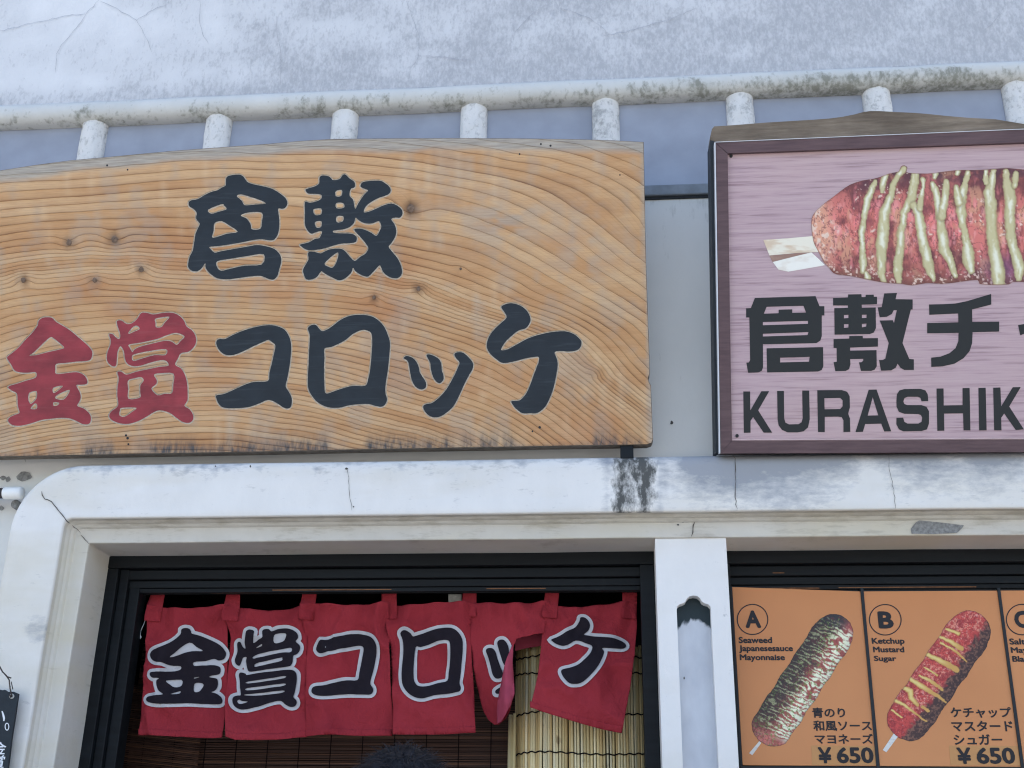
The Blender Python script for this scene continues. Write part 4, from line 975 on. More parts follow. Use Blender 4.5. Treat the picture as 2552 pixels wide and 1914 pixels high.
PAN = [
 [(376, 1512), (420, 1517), (470, 1519), (520, 1517), (563, 1512), (570, 1512), (567, 1600), (566, 1680), (562, 1760), (558, 1839), (500, 1840.5), (440, 1838), (356, 1835), (362, 1760), (370, 1640)],
 [(563, 1512), (600, 1515), (640, 1521), (670, 1523), (705, 1519), (755, 1511), (770, 1511), (768, 1600), (764, 1700), (764, 1780), (767, 1837), (720, 1841), (640, 1846), (595, 1846), (571, 1838), (570, 1780), (568, 1680), (575, 1590)],
 [(755, 1511), (790, 1507), (830, 1510), (870, 1512), (920, 1508), (955, 1505), (972, 1505), (972, 1600), (975, 1700), (978, 1780), (976, 1832), (900, 1834.5), (840, 1834), (763, 1836), (763, 1760), (766, 1640)],
 [(955, 1505), (1000, 1509), (1050, 1508), (1100, 1505), (1150, 1504), (1178, 1504), (1174, 1560), (1178, 1650), (1184, 1740), (1189, 1829), (1120, 1831), (1050, 1832), (981, 1831), (979, 1740), (975, 1620)],
 [(1150, 1504), (1200, 1506), (1260, 1508), (1310, 1506), (1352, 1501), (1372, 1502), (1362, 1545), (1357, 1582), (1320, 1591), (1289, 1597), (1283, 1612), (1279, 1640), (1282, 1700), (1286, 1740), (1275, 1778), (1262, 1796), (1245, 1807), (1232, 1806), (1216, 1793), (1204, 1772), (1196, 1745), (1186, 1700), (1178, 1640), (1174, 1580)],
 [(1362, 1506), (1392, 1511), (1420, 1516), (1450, 1515), (1480, 1509), (1540, 1502), (1587, 1498), (1587, 1560), (1581, 1640), (1570, 1720), (1556, 1800), (1550, 1833), (1500, 1822), (1440, 1806), (1380, 1788), (1326, 1771), (1336, 1730), (1344, 1690), (1348, 1640), (1352, 1590), (1357, 1545)],
]
def cloth_disp(i):
    x0 = [0.3, 1.7, 4.1, 2.2, 0.9, 3.3][i]
    def d(w):
        x, z = w[:, 0], w[:, 2]
        px, py = project(w)
        t = sstep(1500, 1840, py)
        dy = 0.013 * np.sin(x * 17 + x0 * 3 + z * 3) * (0.25 + 0.9 * t) - 0.0022 * sstep(1812, 1818, py) + 0.020 * (fbm(x * 7 + x0, z * 5 + 1) - .5) + 0.020 * (fbm(x * 19 + x0, z * 12) - .5)
        # gathers running down and out from the hanging tabs
        for tx in (394, 576, 771, 973, 1169, 1371, 1568):
            dx = (px - tx) / 60.0; yy = (py - 1515) / 55.0
            dy = dy + 0.011 * np.exp(-yy * 0.8) * np.sin(dx * 5.0 + yy * 1.4) * np.exp(-dx * dx * 0.5) * (yy > -1)
        dy = dy + 0.010 * np.exp(-((px - (430 + 195 * i) + (py - 1640) * 0.7) / 26) ** 2) * np.exp(-((py - 1650) / 90) ** 2) * (1 if i % 2 else -0.6)
        rg = 1 - np.abs(2 * fbm(x * 5.5 + x0 * 5 + z * 2.5, z * 4.5 + x0 - x * 1.5, 3) - 1)
        dy = dy - 0.034 * np.clip(rg - 0.55, 0, 1) ** 1.3 * 2.2
        if i == 5: dy = dy - 0.05 * t - 0.022 * np.exp(-((px - 1440) / 60) ** 2) * t
        if i == 4: dy = dy + 0.03 * t * sstep(1290, 1190, px) - 0.03 * sstep(1200, 1285, px) * t
        return np.stack([0 * x, dy + (0.004 if i % 2 else -0.002), 0 * x], 1)
    return d
mc = Mat('red cotton', 0.9, 0.1)
wv = mc.noise(mc.coord((420, 420, 420)), 1, 2); cl = mc.noise(mc.coord((6, 6, 6)), 1, 3)
mc.color(mc.mix(mc.math('MULTIPLY', wv, 0.3), mc.ramp(cl, [(0.3, C4((146, 46, 54))), (0.7, C4((162, 54, 62)))]), C4((124, 38, 46))))
crs = mc.noise(mc.coord((26, 26, 20)), 1, 3, 0.6, 1.2)
mc.bump(mc.math('ADD', mc.math('MULTIPLY', wv, 0.12), crs), 0.7, 0.008)
M_CLOTH = mc.m
M_CLOTHB = mat_plain('cotton reverse side', (166, 70, 88), 0.9, 0.1, 0.08, 40, 0.15)
M_NINK = mat_plain('curtain black print', (34, 29, 36), 0.85, 0.15, 0.08, 60)
M_NWHITE = mat_plain('curtain white print', (188, 186, 188), 0.85, 0.15, 0.05, 60)
b0 = NP.at(np.array(975.), np.array(1835.))
noren = thing('shop_curtain', 'red six panel cotton shop curtain with white edged black characters hanging in the left opening', 'curtain', tuple(b0))
pans = []
for i, pl in enumerate(PAN):
    L = densify(pl, 12)
    if area(L) < 0: L = L[::-1]
    p = flat('curtain_panel', [L], NP, M_CLOTH, noren, step=6, disp=cloth_disp(i), smooth=True)
    sm = p.modifiers.new('thickness', 'SOLIDIFY'); sm.thickness = 0.0012; sm.offset = -1
    pans.append(p)
HEMS = [[(356, 1835), (440, 1838), (500, 1840.5), (558, 1839)], [(571, 1838), (595, 1846), (640, 1846), (720, 1841), (767, 1837)], [(763, 1836), (840, 1834), (900, 1834.5), (976, 1832)], [(981, 1831), (1050, 1832), (1120, 1831), (1189, 1829)], None, [(1326, 1771), (1380, 1788), (1440, 1806), (1500, 1822), (1550, 1833)]]
for i, hm in enumerate(HEMS):
    if hm is None: continue
    L = densify([(x + 0.6 * np.sign(x - np.mean([q[0] for q in hm])) * -1, y + 0.8) for x, y in hm] + [(x + 0.08 * (1 if x < 900 else -1) * 0, y - 15) for x, y in hm[::-1]], 6)
    L = L if area(L) > 0 else L[::-1]
    flat('hem', [L], NP, M_CLOTH, pans[i], step=7, disp=lambda w, i=i: cloth_disp(i)(w) + np.array([0, -0.0024, 0]), smooth=True).modifiers.new('thickness', 'SOLIDIFY').thickness = 0.0012
for i, L in enumerate(G_N):
    W_ = [offset_loop(offset_loop(q, 4.2), 4.2) for q in L if area(q) > 0]
    H_ = []
    for q in L:
        if area(q) < 0 and abs(area(q)) > 900:
            H_.append(offset_loop(offset_loop(q, 4.0), 3.6))
    flat('character_outline', W_ + [h for h in H_ if area(h) < -60], NP, M_NWHITE, pans[i], step=6, disp=lambda w, i=i: cloth_disp(i)(w) + np.array([0, -0.0032, 0]), smooth=True)
    flat('character', L, NP, M_NINK, pans[i], step=6, disp=lambda w, i=i: cloth_disp(i)(w) + np.array([0, -0.0056, 0]), smooth=True)
# folded-over flap of the fifth panel and the shaded inside behind it
def flap_disp(w):
    px, py = project(w)
    t = sstep(1245, 1287, px)
    return np.stack([0 * px, cloth_disp(4)(w)[:, 1] - 0.012 - 0.02 * np.sin(np.pi * np.clip(t, 0, 1)) * sstep(1610, 1680, py), 0 * px], 1)
fl = [(1280, 1611), (1274, 1630), (1266, 1655), (1258, 1685), (1250, 1715), (1244, 1745), (1240, 1775), (1240, 1806), (1254, 1803), (1266, 1790), (1279, 1768), (1288, 1738), (1285, 1700), (1282, 1660), (1283, 1630)]
L = densify(fl, 8); L = L if area(L) > 0 else L[::-1]
p = flat('folded_flap', [L], NP, M_CLOTHB, noren, step=7, disp=flap_disp, smooth=True)
sm = p.modifiers.new('thickness', 'SOLIDIFY'); sm.thickness = 0.0012
L = densify([(1284, 1592), (1362, 1576), (1356, 1588), (1349, 1610), (1318, 1614), (1284, 1622)], 8); L = L if area(L) > 0 else L[::-1]
flat('fold_inside', [L], YP(NY + 0.05), M_CLOTHB, noren, step=7, smooth=True)
# hanging tabs and the rod
TABS = [(378, 414, 370, 404, 1552), (566, 600, 562, 598, 1551), (755, 791, 751, 786, 1550), (952, 989, 952, 989, 1543), (1154, 1188, 1153, 1189, 1541), (1360, 1395, 1352, 1388, 1544), (1551, 1588, 1551, 1586, 1543)]
for i, (a, b, c, d, yb) in enumerate(TABS):
    L = densify([(a, 1466), (b, 1466), (d, yb), (c, yb)], 10); L = L if area(L) > 0 else L[::-1]
    p = flat('curtain_tab', [L], NP, M_CLOTH, noren, step=8, disp=lambda w, i=i: np.stack([0 * w[:, 0], cloth_disp(min(i, 5))(w)[:, 1] * sstep(1480, 1540, project(w)[1]) - 0.0055, 0 * w[:, 0]], 1), smooth=True)
    sm = p.modifiers.new('thickness', 'SOLIDIFY'); sm.thickness = 0.0015
v, f = tube([(XL + 0.06, NY + 0.004, 2.222), (0.05, NY + 0.004, 2.222)], 0.009, 10)
obj('curtain_rod', v, f, M_DARKW, noren, smooth=True)

# small metal catch and a white cord beside the curtain
M_STEEL = mat_plain('dull steel', (168, 168, 162), 0.4, 0.5, 0.25, 90, 0.2)
c = slab('metal_catch', densify([(1117, 1481), (1150, 1481), (1150, 1503), (1118, 1504)], 9), YP(0.185), M_STEEL, None, 0.006)
tag(c, 'small dull metal catch between two curtain tabs under the head rail', 'catch')
v, f = tube([P(376, 1514, 0.15), P(368, 1530, 0.15), P(358, 1556, 0.15), P(351, 1572, 0.15)], [0.0011] * 4, 6)
v2, f2 = tube([P(351, 1572, 0.15), P(350, 1583, 0.15), P(351, 1588, 0.15), P(349, 1593, 0.15)], [0.0004, 0.0006, 0.0026, 0.0005], 6)
V, F = join([(v, f), (v2, f2)])
tag(obj('cord', V, F, mat_plain('white cord', (205, 205, 205), 0.7), None, smooth=True), 'thin white cord dangling at the left end of the red curtain', 'cord')

# ------------------------------------------------------------------ dark bamboo blind behind the curtain
BY = 0.42
b0 = P(780, 1914, BY)
blind = thing('bamboo_blind', 'dark brown bamboo blind of fine level slats hanging behind the red curtain', 'blind', (b0[0], BY, 1.05))
M_SLAT = Mat('dark bamboo', 0.6, 0.3)
ra = M_SLAT.attr('shade'); nn = M_SLAT.noise(M_SLAT.coord((18, 18, 300)), 1, 3)
M_SLAT.color(M_SLAT.mix(nn, M_SLAT.ramp(ra, [(0.0, C4((66, 47, 41))), (0.6, C4((100, 70, 56))), (1.0, C4((142, 102, 74)))]), C4((76, 56, 49)))); M_SLAT = M_SLAT.m
def slats(x0, x1, z0, z1, pitch, y, slope, seg=10):
    V, F, A = [], [], []
    z = z0
    while z < z1:
        r = 0.0016 * (0.75 + 0.5 * random.random())
        xs = np.linspace(x0, x1, seg)
        ph, am = random.random() * 9, 0.0012 * random.random()
        o = len(V)
        sh = random.random() ** 1.6
        for x in xs:
            zz = z + slope * (x - x0) + am * math.sin(x * 5 + ph)
            for dy, dz in ((-r, -r), (-r * 1.2, 0.0), (-r, r), (r, r), (r, -r)):
                V.append((x, y + dy, zz + dz * 0.95)); A.append(sh)
        for i in range(seg - 1):
            for j in range(5):
                F.append((o + i * 5 + j, o + i * 5 + (j + 1) % 5, o + (i + 1) * 5 + (j + 1) % 5, o + (i + 1) * 5 + j))
        z += pitch * (0.85 + 0.3 * random.random())
    return V, F, A
xl, xr = P(345, 1700, BY)[0], P(1330, 1800, BY)[0]
V, F, A = slats(xl, xr, 1.08, 2.12, 0.0046, BY, 0.0)
obj('slats', V, F, M_SLAT, blind, kind='stuff', attrs={'shade': np.array(A)})
V, F, A = slats(xl - 0.03, P(505, 1800, BY - 0.02)[0], 1.08, 2.0, 0.0050, BY - 0.022, -0.10)
obj('slats', V, F, M_SLAT, blind, kind='stuff', attrs={'shade': np.array(A)}, label='slats at the folded left edge hanging askew')
M_STR = mat_plain('dark string', (26, 22, 24), 0.9, 0.1)
for x in np.linspace(xl + 0.04, xr - 0.03, 13):
    v, f = tube([(x, BY - 0.0035, 1.08), (x + 0.004, BY - 0.0035, 1.5), (x, BY - 0.0035, 2.12)], 0.0013, 5)
    obj('binding_string', v, f, M_STR, blind)

# ------------------------------------------------------------------ rolled reed screen standing in the right of the left opening
RX, RYc, RR = P(1456, 1800, 0.26)[0], 0.325, 0.183
RF = 0.62            # roll flattened in depth so its sides shade less
screen = thing('reed_screen', 'rolled straw coloured reed screen bound with black strings at the right of the opening', 'screen', (RX, RYc, 1.04))
M_REEDS = []
for k, cc in enumerate(((240, 222, 172), (230, 208, 152), (246, 232, 190), (212, 184, 128))):
    m = Mat('reed %s' % 'abcd'[k], 0.55, 0.3)
    nz = m.noise(m.coord((40, 40, 7)), 1, 4); nk = m.noise(m.coord((30, 30, 16)), 1, 2)
    base = m.ramp(nz, [(0.3, C4(tuple(x * 0.86 for x in cc))), (0.7, C4(cc))])
    m.color(m.mix(m.ramp(nk, [(0.66, 0.0), (0.74, 0.7)]), base, C4((112, 84, 58))))
    M_REEDS.append(m.m)
zr = P(1310, 1612, 0.26)[2]
NR = 64
for i in range(NR):
    a = math.radians(190 + 160 * i / (NR - 1)) + random.uniform(-.008, .008)
    rad = RR * (1 + 0.012 * random.uniform(-1, 1))
    x, y = RX + rad * math.cos(a) * 1.04, RYc + RF * rad * math.sin(a)
    r = 0.0039 * random.uniform(0.8, 1.25)
    zt = zr + random.uniform(-0.008, 0.006) + (0.008 if 0.2 < i / NR < .3 else 0)
    lean = random.uniform(-0.006, 0.006)
    v, f = tube([(x + lean * (z - 1.7), y, z) for z in (1.05, 1.45, 1.7, 1.9, zt)], [r, r, r * .97, r * .95, r * .9], 7)
    obj('reed', v, f, random.choice(M_REEDS), screen, smooth=True)
# loose outer end of the roll, with shorter reeds
zl = P(1275, 1786, 0.3)[2]
for i in range(5):
    a = math.radians(183.5 + 5.0 * i)
    x, y = RX + (RR + 0.012) * math.cos(a) * 1.05, RYc - 0.02 + RF * (RR + 0.01) * math.sin(a)
    r = 0.0042 * random.uniform(0.85, 1.1)
    v, f = tube([(x, y, 1.05), (x + random.uniform(-.002, .002), y, 1.5), (x, y, zl + random.uniform(-0.004, 0.004))], r, 7)
    obj('reed', v, f, random.choice(M_REEDS), screen, smooth=True)
for py_, amp in ((1637, 0), (1684, 0), (1783, 0), (1884, 0), (1980, 0)):
    z0_ = P(1440, py_ - 8, RYc - RF * RR)[2]
    pts = []
    for i in range(90):
        a = math.radians(186 + 168 * i / 89)
        rad = RR + 0.0075
        pts.append((RX + rad * math.cos(a) * 1.04, RYc + RF * rad * math.sin(a), z0_ + 0.0018 * math.sin(i * 1.3) + 0.004 * math.sin(i * .11 + py_)))
    v, f = tube(pts, 0.0019, 6)
    obj('binding_string', v, f, M_STR, screen, smooth=True)

# ------------------------------------------------------------------ menu board in the right opening
MY = 0.10
MP = YP(MY)
mb = Mat('brown menu board', 0.5, 0.35)
nz = mb.noise(mb.coord((3, 3, 3)), 1, 3); n2 = mb.noise(mb.coord((300, 300, 300)), 1, 2)
mb.color(mb.mix(mb.math('MULTIPLY', n2, 0.15), mb.ramp(nz, [(0.3, C4((202, 134, 84))), (0.7, C4((212, 144, 92)))]), C4((182, 116, 70))))
M_MENU = mb.m
M_PRICE = mat_plain('price sticker', (194, 140, 86), 0.45, 0.35, 0.04, 20)
M_MINK = mat_plain('menu black print', (34, 32, 36), 0.5, 0.3, 0.05, 30)
b0 = MP.at(np.array(2190.), np.array(1914.))
menu = thing('menu_board', 'brown three panel menu board picturing corn dogs lettered A to C with prices', 'menu board', tuple(b0))
QUADS = [[(1825, 1463), (2144, 1474), (2184.5, 1909), (1851, 1907)], [(2152, 1474), (2485, 1472), (2545, 1911), (2193, 1909)], [(2493, 1472), (2830, 1470), (2905, 1912), (2553, 1911)]]
mpan = [slab('menu_panel', densify(q, 60), MP, M_MENU, menu, 0.012) for q in QUADS]
M_DIV = mat_plain('black divider', (24, 30, 36), 0.5, 0.35, 0.1, 20)
for q in ([(2144.4, 1465), (2151.6, 1465), (2192.6, 1914), (2184.9, 1914)], [(2485.4, 1465), (2492.6, 1465), (2552.6, 1914), (2545.4, 1914)], [(1817, 1463), (1824.5, 1463), (1850.5, 1914), (1843, 1914)]):
    slab('divider', q, MP, M_DIV, menu, 0.016, off=0.004)
slab('bottom_rail', [(1843, 1909.5), (2905, 1913), (2908, 1935), (1845, 1931)], MP, M_DIV, menu, 0.016, off=0.003)
slab('backing', [(1817, 1460), (2830, 1460), (2905, 1930), (1845, 1930)], YP(MY + 0.018), M_DIV, menu, 0.01)

def text_mesh(s, bold):
    cu = bpy.data.curves.new('lettering', 'FONT'); cu.body = s; cu.size = 1.0; cu.resolution_u = 3; cu.offset = bold
    ob = bpy.data.objects.new('lettering', cu); COL.objects.link(ob)
    dg = bpy.context.evaluated_depsgraph_get()
    me = ob.evaluated_get(dg).to_mesh()
    v = np.array([tuple(x.co) for x in me.vertices]); f = [tuple(p.vertices) for p in me.polygons]
    ob.evaluated_get(dg).to_mesh_clear()
    bpy.data.objects.remove(ob); bpy.data.curves.remove(cu)
    return v, f
def lettering(s, x0, y0, x1, y1, plane, parent, mat, bold=0.034, off=0.0008, lean=True):
    v, f = text_mesh(s, 0.0)
    if not len(v): return None
    # heavier strokes: the same glyphs overprinted a hair apart
    d = bold
    mv, Mv = v.min(0), v.max(0)
    VV, FF = [], []
    for i, (a_, b_) in enumerate(((0, 0), (d, 0), (-d, 0), (0, d), (0, -d), (d * .7, d * .7), (-d * .7, d * .7), (d * .7, -d * .7), (-d * .7, -d * .7))):
        u = (v[:, 0] + a_ - mv[0] + d) / (Mv[0] - mv[0] + 2 * d); t = (Mv[1] + d - v[:, 1] - b_) / (Mv[1] - mv[1] + 2 * d)
        px = x0 + u * (x1 - x0); py = y0 + t * (y1 - y0)
        if lean: px = px + (px - 1400) / (py + 6030) * (t - 0.5) * (y1 - y0)
        o_ = i * len(v)
        VV.append(plane.at(px, py, off + 0.00002 * i)); FF += [tuple(j + o_ for j in q) for q in f]
    return obj('lettering', np.concatenate(VV), FF, mat, parent)
def ring_px(cx, cy, rx, ry, w, plane, parent, mat, off=0.0008):
    a = np.linspace(0, 2 * math.pi, 49)[:-1]
    V = np.concatenate([plane.at(cx + (rx + s) * np.cos(a), cy + (ry + s) * np.sin(a), off) for s in (w / 2, -w / 2)])
    F = [(i, (i + 1) % 48, (i + 1) % 48 + 48, i + 48) for i in range(48)]
    return obj('printed_ring', V, F, mat, parent)
K = lambda x, y: (1800 + x / 4, 1450 + y / 4)
L_ = lambda x, y: (1999 + x / 4, 1499 + y / 4)
def T(s, fn, x0, y0, x1, y1, par, bold=0.036):
    a, b = fn(x0, y0); c, d = fn(x1, y1)
    return lettering(s, a, b, c, d, MP, par, M_MINK, bold)
ring_px(*K(302, 375), 38, 37.5, 2.6, MP, mpan[0], M_MINK)
T('A', K, 228, 285, 385, 460, mpan[0], 0.045)
T('Seaweed', K, 163, 548, 497, 612, mpan[0]); T('Japanesesauce', K, 168, 632, 705, 710, mpan[0]); T('Mayonnaise', K, 175, 722, 625, 800, mpan[0])
T('青のり', K, 897, 1253, 1225, 1355, mpan[0], 0.028); T('和風ソース', K, 907, 1382, 1490, 1487, mpan[0], 0.028); T('マヨネーズ', K, 922, 1515, 1503, 1615, mpan[0], 0.028)
ring_px(*L_(829, 182), 39.5, 38, 2.6, MP, mpan[1], M_MINK)
T('B', L_, 757, 98, 910, 270, mpan[1], 0.045)
T('Ketchup', L_, 695, 362, 1022, 440, mpan[1]); T('Mustard', L_, 707, 449, 1018, 508, mpan[1]); T('Sugar', L_, 716, 540, 940, 610, mpan[1])
T('ケチャップ', L_, 1480, 1052, 2085, 1160, mpan[1], 0.028); T('マスタード', L_, 1490, 1188, 2100, 1295, mpan[1], 0.028); T('シュガー', L_, 1512, 1322, 1995, 1430, mpan[1], 0.028)
ring_px(*L_(2195, 180), 39.5, 38, 2.6, MP, mpan[2], M_MINK)
T('C', L_, 2115, 92, 2270, 268, mpan[2], 0.045)
T('Salt', L_, 2065, 368, 2225, 430, mpan[2]); T('May', L_, 2082, 455, 2250, 530, mpan[2]); T('Bla', L_, 2095, 543, 2215, 602, mpan[2])
for par, q in ((mpan[0], [L_(92, 1436), L_(725, 1440), L_(742, 1632), L_(100, 1630)]), (mpan[1], [L_(1465, 1436), L_(2150, 1440), L_(2175, 1634), L_(1480, 1630)])):
    slab('price_sticker', q, MP, M_PRICE, par, 0.0004, off=0.0006)
for par, x0, y0, x1, y1 in ((mpan[0], 160, 1452, 712, 1614), (mpan[1], 1545, 1455, 2122, 1620)):
    a, b = L_(x0, y0); c, d = L_(x1, y1)
    e = a + (c - a) * 0.245; e2 = a + (c - a) * 0.335
    lettering('¥', a, b, e, d, MP, par, M_MINK, 0.03, 0.0016)
    lettering('650', e2, b, c, d, MP, par, M_MINK, 0.035, 0.0016)

def capsule(fn, a, b, r):
    (ax, ay), (bx_, by_) = fn(*a), fn(*b); r = r / 4
    L = math.hypot(bx_ - ax, by_ - ay)
    ux, uy = (bx_ - ax) / L, (by_ - ay) / L
    def uv(x, y):
        return (x - ax) * ux + (y - ay) * uy, -(x - ax) * uy + (y - ay) * ux
    loop = []
    for k in range(260):
        t = k / 260 * (2 * L + 2 * math.pi * r)
        if t < L: q = (t, r); n = (0, 1)
        elif t < L + math.pi * r:
            w = (t - L) / r; n = (math.sin(w), math.cos(w)); q = (L + r * n[0], r * n[1])
        elif t < 2 * L + math.pi * r: q = (2 * L + math.pi * r - t, -r); n = (0, -1)
        else:
            w = (t - 2 * L - math.pi * r) / r; n = (-math.sin(w), -math.cos(w)); q = (r * n[0], r * n[1])
        d = 0.03 * r * math.sin(q[0] / 11) + 4.0 * (float(fbm(q[0] / 6 + 3, q[1] / 6 + 9)) - .5)
        u, v = q[0] + n[0] * d, q[1] + n[1] * d
        loop.append((ax + u * ux - v * uy, ay + u * uy + v * ux))
    return uv, np.array(loop), L, r
uvA, shA, LA, rA = capsule(K, (1100, 530), (505, 1435), 207)
def paint_A(x, y, sd):
    u, v = uvA(x, y); s = v / rA                       # s<0 : lower right ; s>0 : upper left
    s = -s
    n1 = fbm(x / 9, y / 9, 4); n2 = fbm(x / 4 + 9, y / 4, 3)
    c = np.tile(np.array([150., 74, 66]), (len(x), 1))
    c = lerp(c, np.array([188., 104, 92]), sstep(0.5, 0.65, n1))
    dark = sstep(-0.35, 0.35, -s + 0.9 * (n1 - .5)) * sstep(LA + 40, LA - 20, u)
    c = lerp(c, np.array([60., 48, 46]), 0.92 * dark)
    c = lerp(c, np.array([46., 44, 48]), 0.85 * sstep(10, -30, u) * sstep(0.6, -0.1, s))
    c = lerp(c, np.array([112., 44, 50]), 0.5 * sstep(0.55, 0.65, n2))
    w = u + 9 * s + 22 * (fbm(u / 19, s * 1.6) - .5) + 7 * (fbm(u / 7, s * 4) - .5)
    st = np.abs(((w / 10.5) % 1) - .5) * 2
    thick = 0.34 + 0.34 * sstep(-0.5, 0.8, s) + 0.9 * (fbm(u / 22 + 3, s * 2 + 1) - .5)
    m = sstep(thick + 0.13, thick - 0.13, st) * sstep(-40, -24, u) * sstep(LA + 30, LA + 6, u)
    mc = lerp(np.tile(np.array([170., 172, 128]), (len(x), 1)), np.array([222., 230, 200]), sstep(-0.4, 0.5, s))
    c = lerp(c, mc, 0.92 * m * sstep(0.34, 0.46, fbm(u / 12 + 7, s * 3)))
    c = lerp(c, np.array([104., 128, 62]), 0.9 * sstep(0.60, 0.68, fbm(x / 3.2 + 4, y / 3.2, 3)) * sstep(0.36, 0.5, fbm(x / 26, y / 26 + 3)))
    c = lerp(c, np.array([196., 132, 118]), 0.6 * sstep(LA + 8, LA + 30, u) * sstep(0.5, 0.62, n2))
    c = c * (0.78 + 0.34 * np.cos(np.clip(s - 0.25, -1.3, 1.0) * 1.25))[:, None]
    rid = 1 - np.abs(2 * fbm(x / 5 + 20, y / 5 + 40, 3) - 1)
    c = lerp(c, np.array([40., 30, 32]), 0.6 * sstep(0.88, 0.98, rid) * sstep(0.5, -0.3, s))
    return lerp(c, c * 0.7, sstep(3, 0, sd))
uvB, shB, LB, rB = capsule(L_, (1655, 320), (1075, 1160), 225)
MB_ = [[(1440,275,16),(1560,320,22)],[(1370,350,16),(1480,400,26),(1590,470,30)],[(1250,530,26),(1380,590,34),(1540,680,38)],[(1060,760,26),(1200,850,32),(1380,960,18),(1430,1005,10)],[(985,850,24),(1080,890,36),(1085,960,32),(1150,1030,26)],[(895,970,26),(1020,1030,20),(1120,1110,14),(1240,1195,10)],[(1170,740,12),(1280,790,22),(1400,880,18)],[(1220,660,12),(1350,735,14)],[(1380,410,12),(1540,500,16),(1640,600,10)],[(890,1080,12),(990,1155,12)],[(1200,1050,20),(1260,1090,20)]]
MB_ = [[(1999 + a / 4, 1499 + b / 4, 0.8 * r / 4) for a, b, r in s] for s in MB_]
def paint_B(x, y, sd):
    u, v = uvB(x, y); s = -v / rB
    n1 = fbm(x / 10, y / 10, 4); n2 = fbm(x / 4 + 9, y / 4, 3)
    c = np.tile(np.array([182., 66, 60]), (len(x), 1))
    c = lerp(c, np.array([208., 138, 116]), 0.85 * sstep(0.46, 0.6, n2) * sstep(0.36, 0.52, fbm(u / 26 + 5, s * 1.5)) * sstep(LB + 10, LB - 30, u))
    c = lerp(c, np.array([142., 40, 44]), 0.7 * sstep(0.46, 0.36, n1))
    br = sstep(0.30, 0.52, s + 0.5 * (n1 - .5) + 0.15 * sstep(LB * .6, LB, u))
    cr_ = lerp(np.tile(np.array([70., 44, 42]), (len(x), 1)), np.array([126., 86, 70]), sstep(0.48, 0.66, n2))
    c = lerp(c, cr_, br)
    c = c * (0.84 + 0.26 * np.cos(np.clip(s + 0.3, -1.2, 1.2) * 1.2))[:, None]
    rid = 1 - np.abs(2 * fbm(x / 6 + 20, y / 6 + 40, 3) - 1)
    c = lerp(c, np.array([118., 34, 36]), 0.6 * sstep(0.88, 0.98, rid) * (1 - br))
    c = lerp(c, np.array([240., 206, 200]), 0.45 * sstep(0.74, 0.82, fbm(x / 5 + 60, y / 4, 2)) * (1 - br))
    for st in MB_:
        d = line_d(x + 4 * (fbm(x / 7, y / 7) - .5), y + 4 * (fbm(x / 6 + 4, y / 6) - .5), st)
        c = lerp(c, c * 0.75, 0.5 * sstep(1.6, 1.0, d))
        c = lerp(c, lerp(np.tile(np.array([206., 158, 84]), (len(x), 1)), np.array([228., 204, 128]), sstep(0.9, 0.2, d) * sstep(0.2, -0.5, s)), sstep(1.1, 0.85, d))
    return lerp(c, c * 0.72, sstep(3, 0, sd))
dA = printed('printed_corn_dog', MP, mpan[0], shA, 1.6, paint_A, 0.0007)
dB = printed('printed_corn_dog', MP, mpan[1], shB, 1.6, paint_B, 0.0007)
for par, q in ((dA, [(1893, 1846), (1897, 1852), (1875, 1882), (1867, 1877)]), (dB, [(2230, 1824), (2242, 1830), (2209, 1875), (2200, 1869)])):
    printed('stick_print', MP, par, densify(q, 4), 2.5, flatpaint((218, 216, 208), (196, 192, 186), 12), 0.0006)

# ------------------------------------------------------------------ hanging board and pipe at the left
HB = YP(-0.150)
b0 = HB.at(np.array(-40.), np.array(1914.))
hang = thing('hanging_notice', 'dark slate notice board with white writing hung on a wire at the left jamb', 'notice board', tuple(b0))
M_NOTE = mat_plain('slate notice', (34, 42, 48), 0.6, 0.3, 0.15, 60, 0.1)
M_CHALK = mat_plain('white brush paint', (226, 228, 230), 0.7, 0.2, 0.05, 60)
hb = slab('notice_panel', densify([(-160, 1707), (-60, 1712), (0, 1718.5), (6, 1720), (12, 1719), (18, 1724), (34, 1724), (45, 1729), (42, 1750), (36, 1790), (28, 1840), (19, 1914), (5, 2040), (-180, 2040)], 16), HB, M_NOTE, hang, 0.008)
flat('writing', [ribbon([(5, 1772), (8, 1781), (10, 1790), (9.5, 1797)], [1.4, 2.4, 2.6, 1.6])], HB, M_CHALK, hb, off=0.0006)
ring_px(17.4, 1811, 4.6, 8.6, 2.2, HB, hb, M_CHALK, 0.0006)
lettering('金', -18, 1849, 15, 1880, HB, hb, M_CHALK, 0.016, 0.0006)
lettering('賞', -22, 1882, 12, 1914, HB, hb, M_CHALK, 0.012, 0.0006)
M_WIRE = mat_plain('rusty wire', (70, 60, 54), 0.6, 0.3, 0.3, 90)
wy = -0.156
v, f = tube([P(-30, 1600, -0.125), P(-4, 1655, -0.14), P(6, 1674, wy), P(16, 1684, wy), P(23, 1695, wy), P(25, 1715, wy), P(29, 1733, wy), P(27, 1738, wy - .002), P(24, 1731, wy)], 0.0017, 7)
v2, f2 = tube([P(8, 1676, wy - .003), P(17, 1686, wy - .003), P(28, 1690, wy)], 0.0015, 6)
v3, f3 = tube([P(28, 1699, wy), P(30, 1709, wy), P(32, 1718, wy)], 0.0013, 6)
V, F = join([(v, f), (v2, f2), (v3, f3)])
obj('wire', V, F, M_WIRE, hang, smooth=True)
v, f = tube([P(29, 1728, -0.1508), P(29, 1738, -0.1508)], [0.006, 0.006], 9)
a = np.linspace(0, 2 * math.pi, 17)[:-1]
